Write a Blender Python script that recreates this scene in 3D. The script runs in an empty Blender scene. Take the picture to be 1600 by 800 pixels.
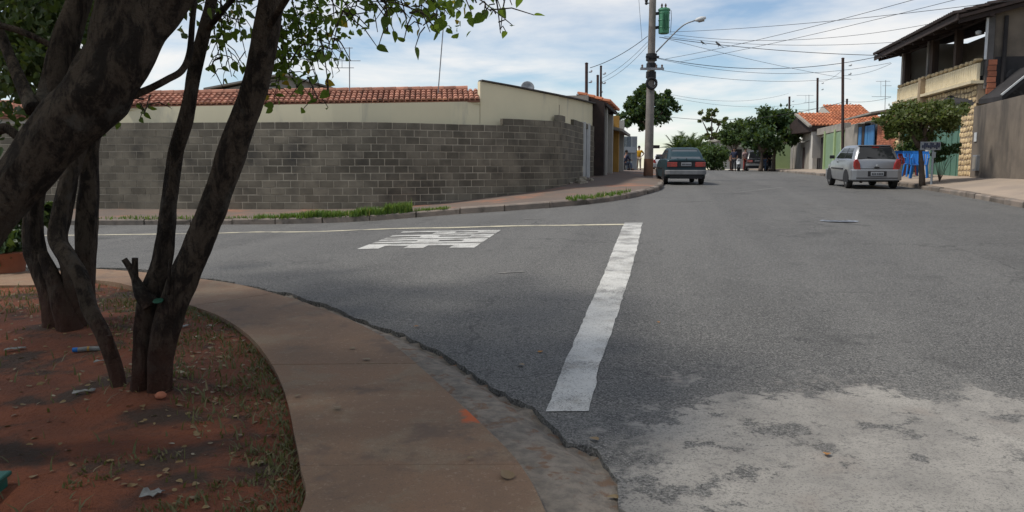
import bpy, bmesh, math, random
import numpy as np
from mathutils import Vector, Matrix, noise as mnoise
from mathutils.geometry import delaunay_2d_cdt
random.seed(7)
rng = np.random.default_rng(7)
sc = bpy.context.scene
C = sc.collection
R = math.radians

# ------------------------------------------------------------------ camera
H = 1.45; F = 1256.0; PITCH = R(6.27)
cam = bpy.data.cameras.new('camera')
cam.sensor_width = 36.0; cam.lens = 36.0 * F / 1600.0
cam.clip_start = 0.05; cam.clip_end = 6000
camo = bpy.data.objects.new('camera', cam); C.objects.link(camo)
camo.location = (0, 0, H); camo.rotation_euler = (math.pi / 2 - PITCH, 0, 0)
sc.camera = camo

# ------------------------------------------------------------------ light
SUN_AZ = R(-97)          # from +Y, positive towards +X
SUN_EL = R(58)
world = bpy.data.worlds.new('World'); sc.world = world; world.use_nodes = True
wn = world.node_tree.nodes; wl = world.node_tree.links; wn.clear()
wout = wn.new('ShaderNodeOutputWorld'); wbg = wn.new('ShaderNodeBackground'); wbg.inputs['Strength'].default_value = 0.108
sky = wn.new('ShaderNodeTexSky'); sky.sky_type = 'NISHITA'; sky.sun_disc = False
sky.sun_elevation = SUN_EL; sky.sun_rotation = SUN_AZ; sky.altitude = 600; sky.air_density = 1.0; sky.dust_density = 0.25; sky.ozone_density = 1.2
tc = wn.new('ShaderNodeTexCoord')
sep = wn.new('ShaderNodeSeparateXYZ'); wl.new(tc.outputs['Generated'], sep.inputs[0])
def wmath(op, a, b=None, c=None):
    n = wn.new('ShaderNodeMath'); n.operation = op
    for i, v in enumerate((a, b, c)):
        if v is None: continue
        if isinstance(v, (int, float)): n.inputs[i].default_value = v
        else: wl.new(v, n.inputs[i])
    return n.outputs[0]
zz = wmath('ADD', wmath('MAXIMUM', sep.outputs['Z'], 0.0), 0.11)
cu = wmath('DIVIDE', sep.outputs['X'], zz); cv = wmath('DIVIDE', sep.outputs['Y'], zz)
comb = wn.new('ShaderNodeCombineXYZ'); wl.new(cu, comb.inputs[0]); wl.new(cv, comb.inputs[1])
cn = wn.new('ShaderNodeTexNoise'); cn.inputs['Scale'].default_value = 0.9; cn.inputs['Detail'].default_value = 9; cn.inputs['Roughness'].default_value = 0.56; cn.inputs['Distortion'].default_value = 0.25
wl.new(comb.outputs[0], cn.inputs['Vector'])
cr = wn.new('ShaderNodeValToRGB'); cr.color_ramp.elements[0].position = 0.39; cr.color_ramp.elements[1].position = 0.64
wl.new(cn.outputs['Fac'], cr.inputs[0])
cmix = wn.new('ShaderNodeMix'); cmix.data_type = 'RGBA'
wl.new(wmath('MULTIPLY', cr.outputs[0], 0.85), cmix.inputs[0]); wl.new(sky.outputs[0], cmix.inputs[6]); cmix.inputs[7].default_value = (7.9, 7.7, 7.45, 1)
wl.new(cmix.outputs[2], wbg.inputs['Color']); wl.new(wbg.outputs[0], wout.inputs['Surface'])

sl = bpy.data.lights.new('sun', 'SUN'); sl.energy = 2.9; sl.angle = R(7); sl.color = (1.0, 0.95, 0.87)
slo = bpy.data.objects.new('sun', sl); C.objects.link(slo)
sd = Vector((math.sin(SUN_AZ) * math.cos(SUN_EL), math.cos(SUN_AZ) * math.cos(SUN_EL), math.sin(SUN_EL)))
slo.rotation_euler = (-sd).to_track_quat('-Z', 'Y').to_euler(); slo.location = (-20, 20, 40)
sc.view_settings.view_transform = 'Standard'; sc.view_settings.look = 'None'
sc.view_settings.exposure = 0.22; sc.view_settings.gamma = 1.0
sc.cycles.max_bounces = 6; sc.cycles.transparent_max_bounces = 8

# ------------------------------------------------------------------ the lie of the land
TH = R(10.5); SN, CS = math.sin(TH), math.cos(TH)
_S = np.array([-60, -10, 2, 9, 15, 23, 30, 45, 65, 85, 120, 200, 400.]); _F = np.array([-1.2, -.2, 0, .21, .43, .66, .82, 1.02, 1.2, 1.22, .6, -2, -6])
_T = np.array([-80, -30, -14, -9, -7, -4.5, -2.5, -1, 60.]); _G = np.array([0, .05, .15, .22, .35, .75, .95, 1, 1.])
_ss = np.linspace(-60, 400, 4601); _k = np.hanning(61); _k /= _k.sum(); _ff = np.convolve(np.pad(np.interp(_ss, _S, _F), 30, mode='edge'), _k, 'valid')
_tt = np.linspace(-80, 60, 1401); _k = np.hanning(25); _k /= _k.sum(); _gg = np.convolve(np.pad(np.interp(_tt, _T, _G), 12, mode='edge'), _k, 'valid')
def G(X, Y):
    s = X * SN + Y * CS; t = X * CS - Y * SN
    return float(np.interp(s, _ss, _ff) * np.interp(t, _tt, _gg))
def ray(x, y):
    a = (x - 800) / F; b = (400 - y) / F; cp, sp = math.cos(PITCH), math.sin(PITCH)
    return Vector((a, cp + b * sp, -sp + b * cp))
def gp(x, y, off=0.0):                 # where the sight line through a pixel meets the ground
    r = ray(x, y); t = 1.0
    while t < 250:
        if H + r.z * t < G(r.x * t, r.y * t) + off: break
        t += 0.02
    return Vector((r.x * t, r.y * t, H + r.z * t))
def at(x, y, Y):                       # a point on that sight line at a known distance
    r = ray(x, y); k = Y / r.y
    return Vector((r.x * k, Y, H + r.z * k))
def ppm(Y): return F / Y               # pixels for a metre at that distance

# ------------------------------------------------------------------ materials
def newmat(name):
    m = bpy.data.materials.new(name); m.use_nodes = True
    nt = m.node_tree; b = nt.nodes['Principled BSDF']
    return m, nt.nodes, nt.links, b
def mixrgb(n, l, fac, a, b, blend='MIX'):
    x = n.new('ShaderNodeMix'); x.data_type = 'RGBA'; x.blend_type = blend; x.clamp_factor = True
    for i, v in ((0, fac), (6, a), (7, b)):
        if isinstance(v, (int, float)): x.inputs[i].default_value = v
        elif isinstance(v, tuple): x.inputs[i].default_value = (v[0], v[1], v[2], 1)
        else: l.new(v, x.inputs[i])
    return x.outputs[2]
def nmath(n, l, op, a, b=None, c=None, clamp=False):
    x = n.new('ShaderNodeMath'); x.operation = op; x.use_clamp = clamp
    for i, v in enumerate((a, b, c)):
        if v is None: continue
        if isinstance(v, (int, float)): x.inputs[i].default_value = v
        else: l.new(v, x.inputs[i])
    return x.outputs[0]
def nnoise(n, l, vec, scale, detail=5, rough=.55, dist=0.0, stretch=None):
    x = n.new('ShaderNodeTexNoise'); x.inputs['Scale'].default_value = scale; x.inputs['Detail'].default_value = detail
    x.inputs['Roughness'].default_value = rough; x.inputs['Distortion'].default_value = dist
    if stretch:
        mp = n.new('ShaderNodeMapping'); mp.inputs['Scale'].default_value = stretch; l.new(vec, mp.inputs[0]); vec = mp.outputs[0]
    l.new(vec, x.inputs['Vector']); return x.outputs['Fac']
def nramp(n, l, fac, lo, hi, a=0.0, b=1.0):
    x = n.new('ShaderNodeMapRange'); x.interpolation_type = 'SMOOTHSTEP'
    l.new(fac, x.inputs[0]); x.inputs[1].default_value = lo; x.inputs[2].default_value = hi; x.inputs[3].default_value = a; x.inputs[4].default_value = b
    return x.outputs[0]
def pos(n): return n.new('ShaderNodeNewGeometry').outputs['Position']
def nbump(n, l, b, h, strength, dist=.01):
    x = n.new('ShaderNodeBump'); x.inputs['Strength'].default_value = strength; x.inputs['Distance'].default_value = dist
    l.new(h, x.inputs['Height']); l.new(x.outputs[0], b.inputs['Normal'])
def M(name, c1, c2=None, scale=3.0, rough=.85, bump=0.0, bscale=40, bdist=.01, stain=None, rnd=0.0, spec=.3, metal=0.0, stretch=None, local=False, coat=0.0):
    """stain = (colour, scale, lo, hi, stretch): dirt with a shape of its own; rnd = piece to piece variation"""
    m, n, l, b = newmat(name)
    p = n.new('ShaderNodeTexCoord').outputs['Object'] if local else pos(n)
    if c2 is None: c2 = tuple(v * .8 for v in c1)
    f = nramp(n, l, nnoise(n, l, p, scale, 6, .6, 0, stretch), .32, .68)
    col = mixrgb(n, l, f, c1, c2)
    if stain:
        sf = nramp(n, l, nnoise(n, l, p, stain[1], 6, .62, .3, stain[4] if len(stain) > 4 else None), stain[2], stain[3])
        col = mixrgb(n, l, sf, col, stain[0])
    if rnd:
        oi = n.new('ShaderNodeObjectInfo').outputs['Random']; gi = n.new('ShaderNodeNewGeometry').outputs['Random Per Island']
        fr = nmath(n, l, 'FRACT', nmath(n, l, 'ADD', oi, gi))
        v = nmath(n, l, 'MULTIPLY_ADD', fr, 2 * rnd, 1 - rnd)
        cc = n.new('ShaderNodeCombineXYZ'); [l.new(v, cc.inputs[i]) for i in range(3)]
        col = mixrgb(n, l, 1.0, col, cc.outputs[0], 'MULTIPLY')
    l.new(col, b.inputs['Base Color'])
    b.inputs['Roughness'].default_value = rough; b.inputs['Specular IOR Level'].default_value = spec; b.inputs['Metallic'].default_value = metal
    b.inputs['Coat Weight'].default_value = coat; b.inputs['Coat Roughness'].default_value = .08
    if bump: nbump(n, l, b, nnoise(n, l, p, bscale, 6, .65, 0, stretch), bump, bdist)
    return m
def leafmat(name, c1, c2, c3=None, trans=.45, scale=3.0):
    m, n, l, b = newmat(name); p = pos(n)
    gi = n.new('ShaderNodeNewGeometry').outputs['Random Per Island']; oi = n.new('ShaderNodeObjectInfo').outputs['Random']
    fr = nmath(n, l, 'FRACT', nmath(n, l, 'ADD', gi, oi))
    f = nmath(n, l, 'ADD', nmath(n, l, 'MULTIPLY', fr, .6), nmath(n, l, 'MULTIPLY', nramp(n, l, nnoise(n, l, p, scale, 3), .3, .7), .4))
    col = mixrgb(n, l, f, c1, c2)
    if c3: col = mixrgb(n, l, nramp(n, l, fr, .93, .97), col, c3)
    l.new(col, b.inputs['Base Color']); b.inputs['Roughness'].default_value = .5; b.inputs['Specular IOR Level'].default_value = .35
    t = n.new('ShaderNodeBsdfTranslucent'); l.new(mixrgb(n, l, .5, col, (.25, .34, .03), 'MIX'), t.inputs[0])
    mx = n.new('ShaderNodeMixShader'); mx.inputs[0].default_value = trans
    l.new(b.outputs[0], mx.inputs[1]); l.new(t.outputs[0], mx.inputs[2])
    o = [q for q in n if q.type == 'OUTPUT_MATERIAL'][0]; l.new(mx.outputs[0], o.inputs[0])
    return m
def glassmat(name, c, rough=.06):
    m, n, l, b = newmat(name); b.inputs['Base Color'].default_value = (*c, 1); b.inputs['Roughness'].default_value = rough
    b.inputs['Specular IOR Level'].default_value = .8; b.inputs['Coat Weight'].default_value = .6; b.inputs['Coat Roughness'].default_value = .03
    return m

# ------------------------------------------------------------------ objects
def tag(o, label=None, cat=None, group=None, kind=None):
    if label: o['label'] = label
    if cat: o['category'] = cat
    if group: o['group'] = group
    if kind: o['kind'] = kind
    return o
def thing(name, label, cat, loc=(0, 0, 0), rz=0.0, group=None):
    o = bpy.data.objects.new(name, None); C.objects.link(o); o.empty_display_size = .2
    o.location = loc; o.rotation_euler = (0, 0, rz)
    return tag(o, label, cat, group)
def link(name, mesh, parent=None, mat=None):
    o = bpy.data.objects.new(name, mesh); C.objects.link(o)
    if mat is not None and not mesh.materials: mesh.materials.append(mat)
    if parent is not None: o.parent = parent
    return o
class MB:
    def __init__(s): s.v = []; s.f = []
    def add(s, vs, fs):
        k = len(s.v); s.v += [tuple(q) for q in vs]; s.f += [tuple(k + i for i in f) for f in fs]; return s
    def box(s, c, d, rz=0.0, mat=None):
        x, y, z = [q / 2 for q in d]
        vs = [Vector((i * x, j * y, k * z)) for k in (-1, 1) for j in (-1, 1) for i in (-1, 1)]
        m = mat or Matrix.Rotation(rz, 3, 'Z')
        vs = [m @ v + Vector(c) for v in vs]
        return s.add(vs, [(0, 2, 3, 1), (4, 5, 7, 6), (0, 1, 5, 4), (2, 6, 7, 3), (0, 4, 6, 2), (1, 3, 7, 5)])
    def bar(s, a, b, w, h=None):
        a = Vector(a); b = Vector(b); d = b - a; L = d.length
        if L < 1e-6: return s
        m = d.to_track_quat('Y', 'Z').to_matrix()
        return s.box((a + b) / 2, (w, L, h or w), mat=m)
    def tube(s, pts, rad, n=8, cap=True, wob=0.0, seed=0):
        pts = [Vector(p) for p in pts]; k0 = len(s.v); m = len(pts); up = None
        if isinstance(rad, (int, float)): rad = [rad] * m
        for i, p in enumerate(pts):
            d = (pts[min(i + 1, m - 1)] - pts[max(i - 1, 0)]).normalized()
            if up is None: up = Vector((1, 0, 0)) if abs(d.x) < .8 else Vector((0, 1, 0))
            u = (up - d * up.dot(d)).normalized(); w = d.cross(u); up = u
            for j in range(n):
                a = 2 * math.pi * j / n; r = rad[i]
                if wob: r *= 1 + wob * mnoise.noise(Vector((math.cos(a) * 1.3 + seed * 7.1, math.sin(a) * 1.3, p.z * 2.6 + p.x * 1.5))) + .4 * wob * mnoise.noise(Vector((math.cos(a) * 3 + seed, math.sin(a) * 3, p.z * 9)))
                s.v.append(tuple(p + u * math.cos(a) * r + w * math.sin(a) * r))
        for i in range(m - 1):
            for j in range(n):
                a = k0 + i * n + j; b = k0 + i * n + (j + 1) % n
                s.f.append((a, b, b + n, a + n))
        if cap:
            s.f.append(tuple(k0 + j for j in range(n - 1, -1, -1))); s.f.append(tuple(k0 + (m - 1) * n + j for j in range(n)))
        return s
    def prism(s, poly, ax, lo, hi):
        """polygon of (a,b) extruded along axis ax (0 x, 1 y, 2 z)"""
        def P(q, h): return {0: (h, q[0], q[1]), 1: (q[0], h, q[1]), 2: (q[0], q[1], h)}[ax]
        n = len(poly); vs = [P(q, lo) for q in poly] + [P(q, hi) for q in poly]
        return s.add(vs, [tuple(range(n - 1, -1, -1)), tuple(range(n, 2 * n))] + [(i, (i + 1) % n, (i + 1) % n + n, i + n) for i in range(n)])
    def lathe(s, prof, n=12, c=(0, 0, 0)):
        k0 = len(s.v)
        for r, z in prof:
            for j in range(n): s.v.append((c[0] + r * math.cos(2 * math.pi * j / n), c[1] + r * math.sin(2 * math.pi * j / n), c[2] + z))
        for i in range(len(prof) - 1):
            for j in range(n):
                a = k0 + i * n + j; b = k0 + i * n + (j + 1) % n; s.f.append((a, b, b + n, a + n))
        s.f.append(tuple(k0 + j for j in range(n - 1, -1, -1))); s.f.append(tuple(k0 + (len(prof) - 1) * n + j for j in range(n)))
        return s
    def mesh(s, name, mat=None, smooth=False, fix=True, angle=None):
        me = bpy.data.meshes.new(name); me.from_pydata(s.v, [], s.f); me.update()
        if fix and len(s.f) < 20000:
            bm = bmesh.new(); bm.from_mesh(me); bmesh.ops.recalc_face_normals(bm, faces=bm.faces); bm.to_mesh(me); bm.free()
        if mat is not None: me.materials.append(mat)
        if smooth:
            me.polygons.foreach_set('use_smooth', [True] * len(me.polygons))
            if angle: me.set_sharp_from_angle(angle=R(angle))
        return me
    def build(s, name, mat, parent=None, smooth=False, bevel=0.0, fix=True, angle=None):
        o = link(name, s.mesh(name, mat, smooth, fix, angle), parent)
        if bevel:
            b = o.modifiers.new('bevel', 'BEVEL'); b.width = bevel; b.segments = 2; b.limit_method = 'ANGLE'; b.angle_limit = R(35)
        return o
def copy_obj(o, parent=None, name=None):
    c = o.copy(); C.objects.link(c); c.parent = parent
    if name: c.name = name
    return c
def copy_tree(o, parent=None):
    c = copy_obj(o, parent)
    for ch in list(o.children): copy_tree(ch, c)
    return c

def resample(pl, step):
    out = [Vector(pl[0])]
    for a, b in zip(pl[:-1], pl[1:]):
        a = Vector(a); b = Vector(b); k = max(1, int(math.ceil((b - a).length / step)))
        out += [a + (b - a) * (i / k) for i in range(1, k + 1)]
    return out
def spline(pl, sub=6):
    P = [Vector(p) for p in pl]; P = [P[0] * 2 - P[1]] + P + [P[-1] * 2 - P[-2]]; out = []
    for i in range(1, len(P) - 2):
        a, b, c, d = P[i - 1:i + 3]
        for k in range(sub):
            t = k / sub
            out.append(.5 * ((2 * b) + (c - a) * t + (2 * a - 5 * b + 4 * c - d) * t * t + (3 * b - a - 3 * c + d) * t ** 3))
    out.append(P[-2]); return out
def sheet(name, loop, zf, step, mat, parent=None, skirt=0.0, kind=None, jitter=0.0, grow=None):
    """a sheet over the closed loop of (x,y), draped on zf(x,y); skirt = depth of its edge"""
    lp = [Vector((p[0], p[1])) for p in loop]
    area = sum(a.x * b.y - b.x * a.y for a, b in zip(lp, lp[1:] + lp[:1]))
    if area < 0: lp.reverse()
    n = len(lp); xs = [p.x for p in lp]; ys = [p.y for p in lp]
    L = np.array([(p.x, p.y) for p in lp]); L2 = np.roll(L, -1, 0)
    gx = np.arange(min(xs), max(xs), step); gy = np.arange(min(ys), max(ys), step)
    gx, gy = np.meshgrid(gx, gy); gx = gx.ravel() + .23 * step; gy = gy.ravel() + .31 * step
    inside = np.zeros(len(gx), bool)
    for (x1, y1), (x2, y2) in zip(L, L2):
        c = (y1 > gy) != (y2 > gy)
        with np.errstate(divide='ignore', invalid='ignore'):
            inside ^= c & (gx < (x2 - x1) * (gy - y1) / (y2 - y1) + x1)
    gx, gy = gx[inside], gy[inside]
    pts = lp + [Vector((a, b)) for a, b in zip(gx, gy)]
    r = delaunay_2d_cdt(pts, [(i, (i + 1) % n) for i in range(n)], [list(range(n))], 1, 1e-5)
    vs = [(v.x, v.y, zf(v.x, v.y)) for v in r[0]]; fs = [tuple(f) for f in r[2]]
    mb = MB(); mb.v = vs; mb.f = fs
    if skirt:
        k = len(vs); mp = {}
        edge = {}
        for f in fs:
            for a, b in zip(f, f[1:] + f[:1]): edge[(a, b)] = 1
        for (a, b) in list(edge):
            if (b, a) not in edge:
                for q in (a, b):
                    if q not in mp: mp[q] = len(mb.v); x, y, z = mb.v[q]; mb.v.append((x, y, z - skirt))
                mb.f.append((b, a, mp[a], mp[b]))
    o = mb.build(name, mat, parent, fix=False)
    if kind: o['kind'] = kind
    return o
def pdist(p, pl):
    """distance to a polyline and the fraction of its length at the nearest point"""
    best = (1e9, 0, None)
    for i, (a, b) in enumerate(zip(pl[:-1], pl[1:])):
        d = b - a; t = max(0, min(1, (p - a).dot(d) / d.length_squared)); q = a + d * t; e = (p - q).length
        if e < best[0]: best = (e, i + t, q)
    return best

# ================================================================== the setting
def asphalt():
    m, n, l, b = newmat('asphalt'); p = pos(n)
    big = nramp(n, l, nnoise(n, l, p, .35, 5, .6, .4), .3, .7); mid = nramp(n, l, nnoise(n, l, p, 2.2, 6, .65), .3, .7)
    fine = nnoise(n, l, p, 80, 3, .75); grit = nnoise(n, l, p, 260, 2, .6)
    col = mixrgb(n, l, big, (.088, .086, .081), (.118, .115, .108))
    col = mixrgb(n, l, nmath(n, l, 'MULTIPLY', mid, .45), col, (.055, .053, .050))
    rot = n.new('ShaderNodeMapping'); rot.inputs['Rotation'].default_value = (0, 0, TH); l.new(p, rot.inputs[0])
    track = nramp(n, l, nnoise(n, l, rot.outputs[0], 1.0, 4, .55, 0, (.9, .05, 1)), .42, .62)
    col = mixrgb(n, l, nmath(n, l, 'MULTIPLY', track, .6), col, (.14, .136, .126))
    gr2 = nnoise(n, l, p, 34, 5, .75)
    col = mixrgb(n, l, nramp(n, l, gr2, .52, .60, 0, .6), col, (.19, .184, .17)); col = mixrgb(n, l, nramp(n, l, gr2, .47, .39, 0, .65), col, (.036, .035, .034))
    col = mixrgb(n, l, nramp(n, l, fine, .53, .62, 0, .85), col, (.27, .26, .24))
    col = mixrgb(n, l, nramp(n, l, fine, .46, .37, 0, .9), col, (.018, .018, .018))
    oil = nramp(n, l, nnoise(n, l, p, .55, 6, .7, .2), .58, .70, 0, .6); col = mixrgb(n, l, oil, col, (.045, .044, .042))
    col = mixrgb(n, l, nramp(n, l, nnoise(n, l, p, .8, 6, .7, .6), .60, .78, 0, .35), col, (.125, .105, .085))
    # streaks of wear along the main street
    # tar seams and cracks
    vo = n.new('ShaderNodeTexVoronoi'); vo.feature = 'DISTANCE_TO_EDGE'; vo.inputs['Scale'].default_value = .32
    wv = n.new('ShaderNodeVectorMath'); wv.operation = 'ADD'; nz = n.new('ShaderNodeTexNoise'); nz.inputs['Scale'].default_value = 1.7; nz.inputs['Detail'].default_value = 5
    l.new(p, nz.inputs['Vector']); l.new(p, wv.inputs[0]); sc2 = n.new('ShaderNodeVectorMath'); sc2.operation = 'SCALE'; sc2.inputs['Scale'].default_value = 1.1
    l.new(nz.outputs['Color'], sc2.inputs[0]); l.new(sc2.outputs[0], wv.inputs[1]); l.new(wv.outputs[0], vo.inputs['Vector'])
    crack = nmath(n, l, 'MULTIPLY', nramp(n, l, vo.outputs['Distance'], .010, .001, 0, .45), nramp(n, l, nnoise(n, l, p, .25, 2), .47, .55))
    col = mixrgb(n, l, crack, col, (.02, .02, .02))
    # old concrete showing through at the near right corner
    sp = n.new('ShaderNodeSeparateXYZ'); l.new(p, sp.inputs[0])
    ex = nmath(n, l, 'DIVIDE', nmath(n, l, 'SUBTRACT', sp.outputs[0], PATCH[0]), PATCH[2]); ey = nmath(n, l, 'DIVIDE', nmath(n, l, 'SUBTRACT', sp.outputs[1], PATCH[1]), PATCH[3])
    rr = nmath(n, l, 'SQRT', nmath(n, l, 'ADD', nmath(n, l, 'MULTIPLY', ex, ex), nmath(n, l, 'MULTIPLY', ey, ey)))
    e1 = nmath(n, l, 'MULTIPLY_ADD', nmath(n, l, 'SUBTRACT', nmath(n, l, 'ADD', nmath(n, l, 'MULTIPLY', nnoise(n, l, p, 1.5, 10, .70), .48), nmath(n, l, 'ADD', nmath(n, l, 'MULTIPLY', nnoise(n, l, p, 11, 8, .75), .27), nmath(n, l, 'MULTIPLY', fine, .25))), .5), 2.9, rr)
    patch = nramp(n, l, e1, 1.05, .95)
    hole = nramp(n, l, nmath(n, l, 'MULTIPLY_ADD', rr, .10, nnoise(n, l, p, 2.6, 10, .74)), .60, .64, 0, .9)
    hole2 = nramp(n, l, nnoise(n, l, p, 13, 8, .72), .60, .66)
    patch = nmath(n, l, 'MULTIPLY', patch, nmath(n, l, 'SUBTRACT', 1.0, nmath(n, l, 'MAXIMUM', hole, nmath(n, l, 'MULTIPLY', hole2, .75))))
    con = mixrgb(n, l, nramp(n, l, nnoise(n, l, p, 1.8, 7, .65), .3, .7), (.33, .31, .275), (.215, .203, .183))
    con = mixrgb(n, l, nramp(n, l, fine, .47, .38, 0, .7), con, (.10, .095, .09)); con = mixrgb(n, l, nramp(n, l, nnoise(n, l, p, 1.1, 4), .55, .7, 0, .5), con, (.22, .18, .15))
    con = mixrgb(n, l, nramp(n, l, nnoise(n, l, p, 24, 8, .75), .52, .62, 0, .55), con, (.15, .14, .13))
    col = mixrgb(n, l, patch, col, con)
    l.new(col, b.inputs['Base Color']); b.inputs['Roughness'].default_value = .78; b.inputs['Specular IOR Level'].default_value = .35
    h = nmath(n, l, 'ADD', nmath(n, l, 'MULTIPLY', fine, nmath(n, l, 'MULTIPLY_ADD', patch, -.6, 1.0)), nmath(n, l, 'MULTIPLY', grit, .5))
    nbump(n, l, b, h, .55, .012)
    return m
PATCH = (2.15, 3.1, 1.75, 1.95)
MT = {}
MT['asphalt'] = asphalt()
def paintmat(name, c):
    m, n, l, b = newmat(name); p = pos(n)
    fine = nnoise(n, l, p, 60, 4, .7)
    col = mixrgb(n, l, nramp(n, l, nnoise(n, l, p, 1.5, 5), .3, .7), c, tuple(v * .82 for v in c))
    worn = nramp(n, l, nmath(n, l, 'ADD', nmath(n, l, 'MULTIPLY', nnoise(n, l, p, 2.5, 5), .6), nmath(n, l, 'MULTIPLY', fine, .6)), .59, .67, 0, .85)
    col = mixrgb(n, l, worn, col, (.15, .145, .135)); col = mixrgb(n, l, nramp(n, l, nnoise(n, l, p, 7, 6, .7), .50, .66, 0, .5), col, (.36, .33, .28)); col = mixrgb(n, l, nramp(n, l, fine, .44, .36, 0, .8), col, (.10, .10, .095)); l.new(col, b.inputs['Base Color']); b.inputs['Roughness'].default_value = .7
    nbump(n, l, b, fine, .4, .008); return m
MT['white_paint'] = paintmat('white_road_paint', (.60, .59, .55)); MT['yellow_paint'] = paintmat('yellow_road_paint', (.62, .56, .40))
MT['faded_paint'] = paintmat('faded_road_paint', (.16, .155, .14))
def pavement_mat():
    m, n, l, b = newmat('red_dusted_concrete'); p = pos(n)
    col = mixrgb(n, l, nramp(n, l, nnoise(n, l, p, .9, 6, .6, .3), .3, .7), (.250, .146, .082), (.188, .116, .070))
    col = mixrgb(n, l, nramp(n, l, nnoise(n, l, p, 2.6, 9, .72), .50, .62, 0, .75), col, (.238, .172, .108))
    col = mixrgb(n, l, nramp(n, l, nnoise(n, l, p, .55, 4, .6), .52, .68, 0, .6), col, (.26, .135, .08))
    fine = nnoise(n, l, p, 120, 4, .7); col = mixrgb(n, l, nramp(n, l, fine, .46, .36, 0, .55), col, (.10, .075, .055)); col = mixrgb(n, l, nramp(n, l, nnoise(n, l, p, 30, 6, .75), .55, .66, 0, .45), col, (.36, .27, .19)); col = mixrgb(n, l, nramp(n, l, nnoise(n, l, p, 1.7, 9, .74, .2), .53, .64, 0, .65), col, (.115, .078, .056))
    col = mixrgb(n, l, nramp(n, l, nnoise(n, l, p, 16, 5, .6), .62, .72, 0, .35), col, (.12, .10, .085))
    o = gp(757, 660)
    sp = n.new('ShaderNodeVectorMath'); sp.operation = 'DISTANCE'; l.new(p, sp.inputs[0]); sp.inputs[1].default_value = (o.x, o.y, o.z + .05)
    st = nramp(n, l, nmath(n, l, 'MULTIPLY_ADD', nmath(n, l, 'SUBTRACT', nnoise(n, l, p, 9, 5, .6), .5), .28, sp.outputs['Value']), .16, .09)
    col = mixrgb(n, l, st, col, (.50, .11, .03))
    l.new(col, b.inputs['Base Color']); b.inputs['Roughness'].default_value = .85; nbump(n, l, b, nmath(n, l, 'ADD', fine, nnoise(n, l, p, 9, 5)), .35, .008); return m
MT['pavement'] = pavement_mat()
MT['gutter'] = M('gutter_concrete', (.33, .28, .225), (.20, .175, .145), 14, .9, .8, 60, .03, ((.23, .145, .095), 9.0, .52, .64))
MT['soil'] = M('red_soil', (.29, .092, .042), (.185, .068, .038), 1.3, .95, 1.0, 28, .07, ((.085, .052, .036), 1.7, .48, .62))
MT['far_walk'] = M('dusty_sidewalk', (.165, .122, .096), (.135, .108, .09), .8, .9, .3, 30, .01, ((.30, .14, .085), .55, .52, .68))
MT['right_walk'] = M('sandy_sidewalk', (.36, .285, .22), (.28, .23, .185), .7, .9, .3, 30, .01, ((.27, .22, .18), .9, .5, .72))
MT['kerb'] = M('kerb_concrete', (.24, .195, .16), (.16, .14, .12), 2, .9, .5, 30, .02, ((.10, .085, .07), 2.2, .5, .7), rnd=.25)
MT['ground'] = M('bare_ground', (.20, .13, .09), (.14, .12, .08), .3, .95, .3, 8, .02, ((.07, .09, .035), .12, .5, .6))

# ---- ground to the horizon
def axis(lo, hi, a, b, st):
    fine = list(np.arange(a, b + .01, st)); out = [lo] ; d = (a - lo)
    out = [a - d * (i / 12) ** 2.2 for i in range(12, 0, -1)] + fine + [b + (hi - b) * (i / 12) ** 2.2 for i in range(1, 13)]
    return out
gxs = axis(-2500, 2500, -70, 70, 2.5); gys = axis(-1500, 3500, -20, 140, 2.5)
mb = MB(); mb.v = [(x, y, G(x, y) - .12 - (0.6 if abs(x) > 70 or y > 140 or y < -20 else 0)) for y in gys for x in gxs]; nx = len(gxs)
mb.f = [(j * nx + i, j * nx + i + 1, (j + 1) * nx + i + 1, (j + 1) * nx + i) for j in range(len(gys) - 1) for i in range(nx - 1)]
mb.build('ground', MT['ground'], fix=False)['kind'] = 'structure'

# ---- outlines
near_edge_px = [(145, 418), (300, 432), (430, 455), (480, 467), (540, 488), (600, 510), (640, 528), (700, 558), (750, 590), (800, 622), (850, 655), (890, 690), (932, 706), (955, 738), (966, 770), (982, 800)]
near_edge = [Vector((-70, 19.5)), Vector((-40, 15.4)), Vector((-20, 12.7)), Vector((-11, 11.6))] + [gp(x, y).xy for x, y in near_edge_px] + [Vector((.62, 2.6)), Vector((.85, 1.6)), Vector((1.0, 0)), Vector((1.05, -14))]
near_edge = spline(near_edge, 4)
fine_edge = []
for i, p in enumerate(resample(near_edge, .10)):
    w = mnoise.noise(Vector((p.x * 2.6, p.y * 2.6, 0))) * .075 + mnoise.noise(Vector((p.x * 9, p.y * 9, 4))) * .035
    fine_edge.append(p + Vector((w * .6, w)) if p.y > -6 and p.x > -9 else p)
far_kerb = spline([Vector(p) for p in ((-70, 24.5), (-30, 20.6), (-10, 19.3), (-6.1, 19.1), (-2.4, 18.75), (0, 18.75), (1.7, 19.6), (3.25, 21.9), (4.6, 25.4), (5.35, 28.6), (6.0, 32), (8.2, 44), (12.3, 66), (18.9, 102), (24, 130))], 6)
right_kerb = spline([Vector(p) for p in ((6.5, -14), (8.2, -2), (9.6, 8), (10.6, 14), (11.35, 17.85), (11.95, 20.6), (12.95, 25.2), (13.65, 28.8), (16.0, 41), (19.6, 60), (27.6, 102), (33, 130))], 6)
def widen(pl, d):
    out = []
    for i, p in enumerate(pl):
        t = (pl[min(i + 1, len(pl) - 1)] - pl[max(i - 1, 0)]).normalized(); out.append(p + Vector((-t.y, t.x)) * d)
    return out
rl = fine_edge + [p for p in widen(right_kerb, -.25)] + [p for p in reversed(widen(far_kerb, .25))]
road = sheet('road', rl, G, 0.9, MT['asphalt'], skirt=.06, kind='structure')

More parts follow.
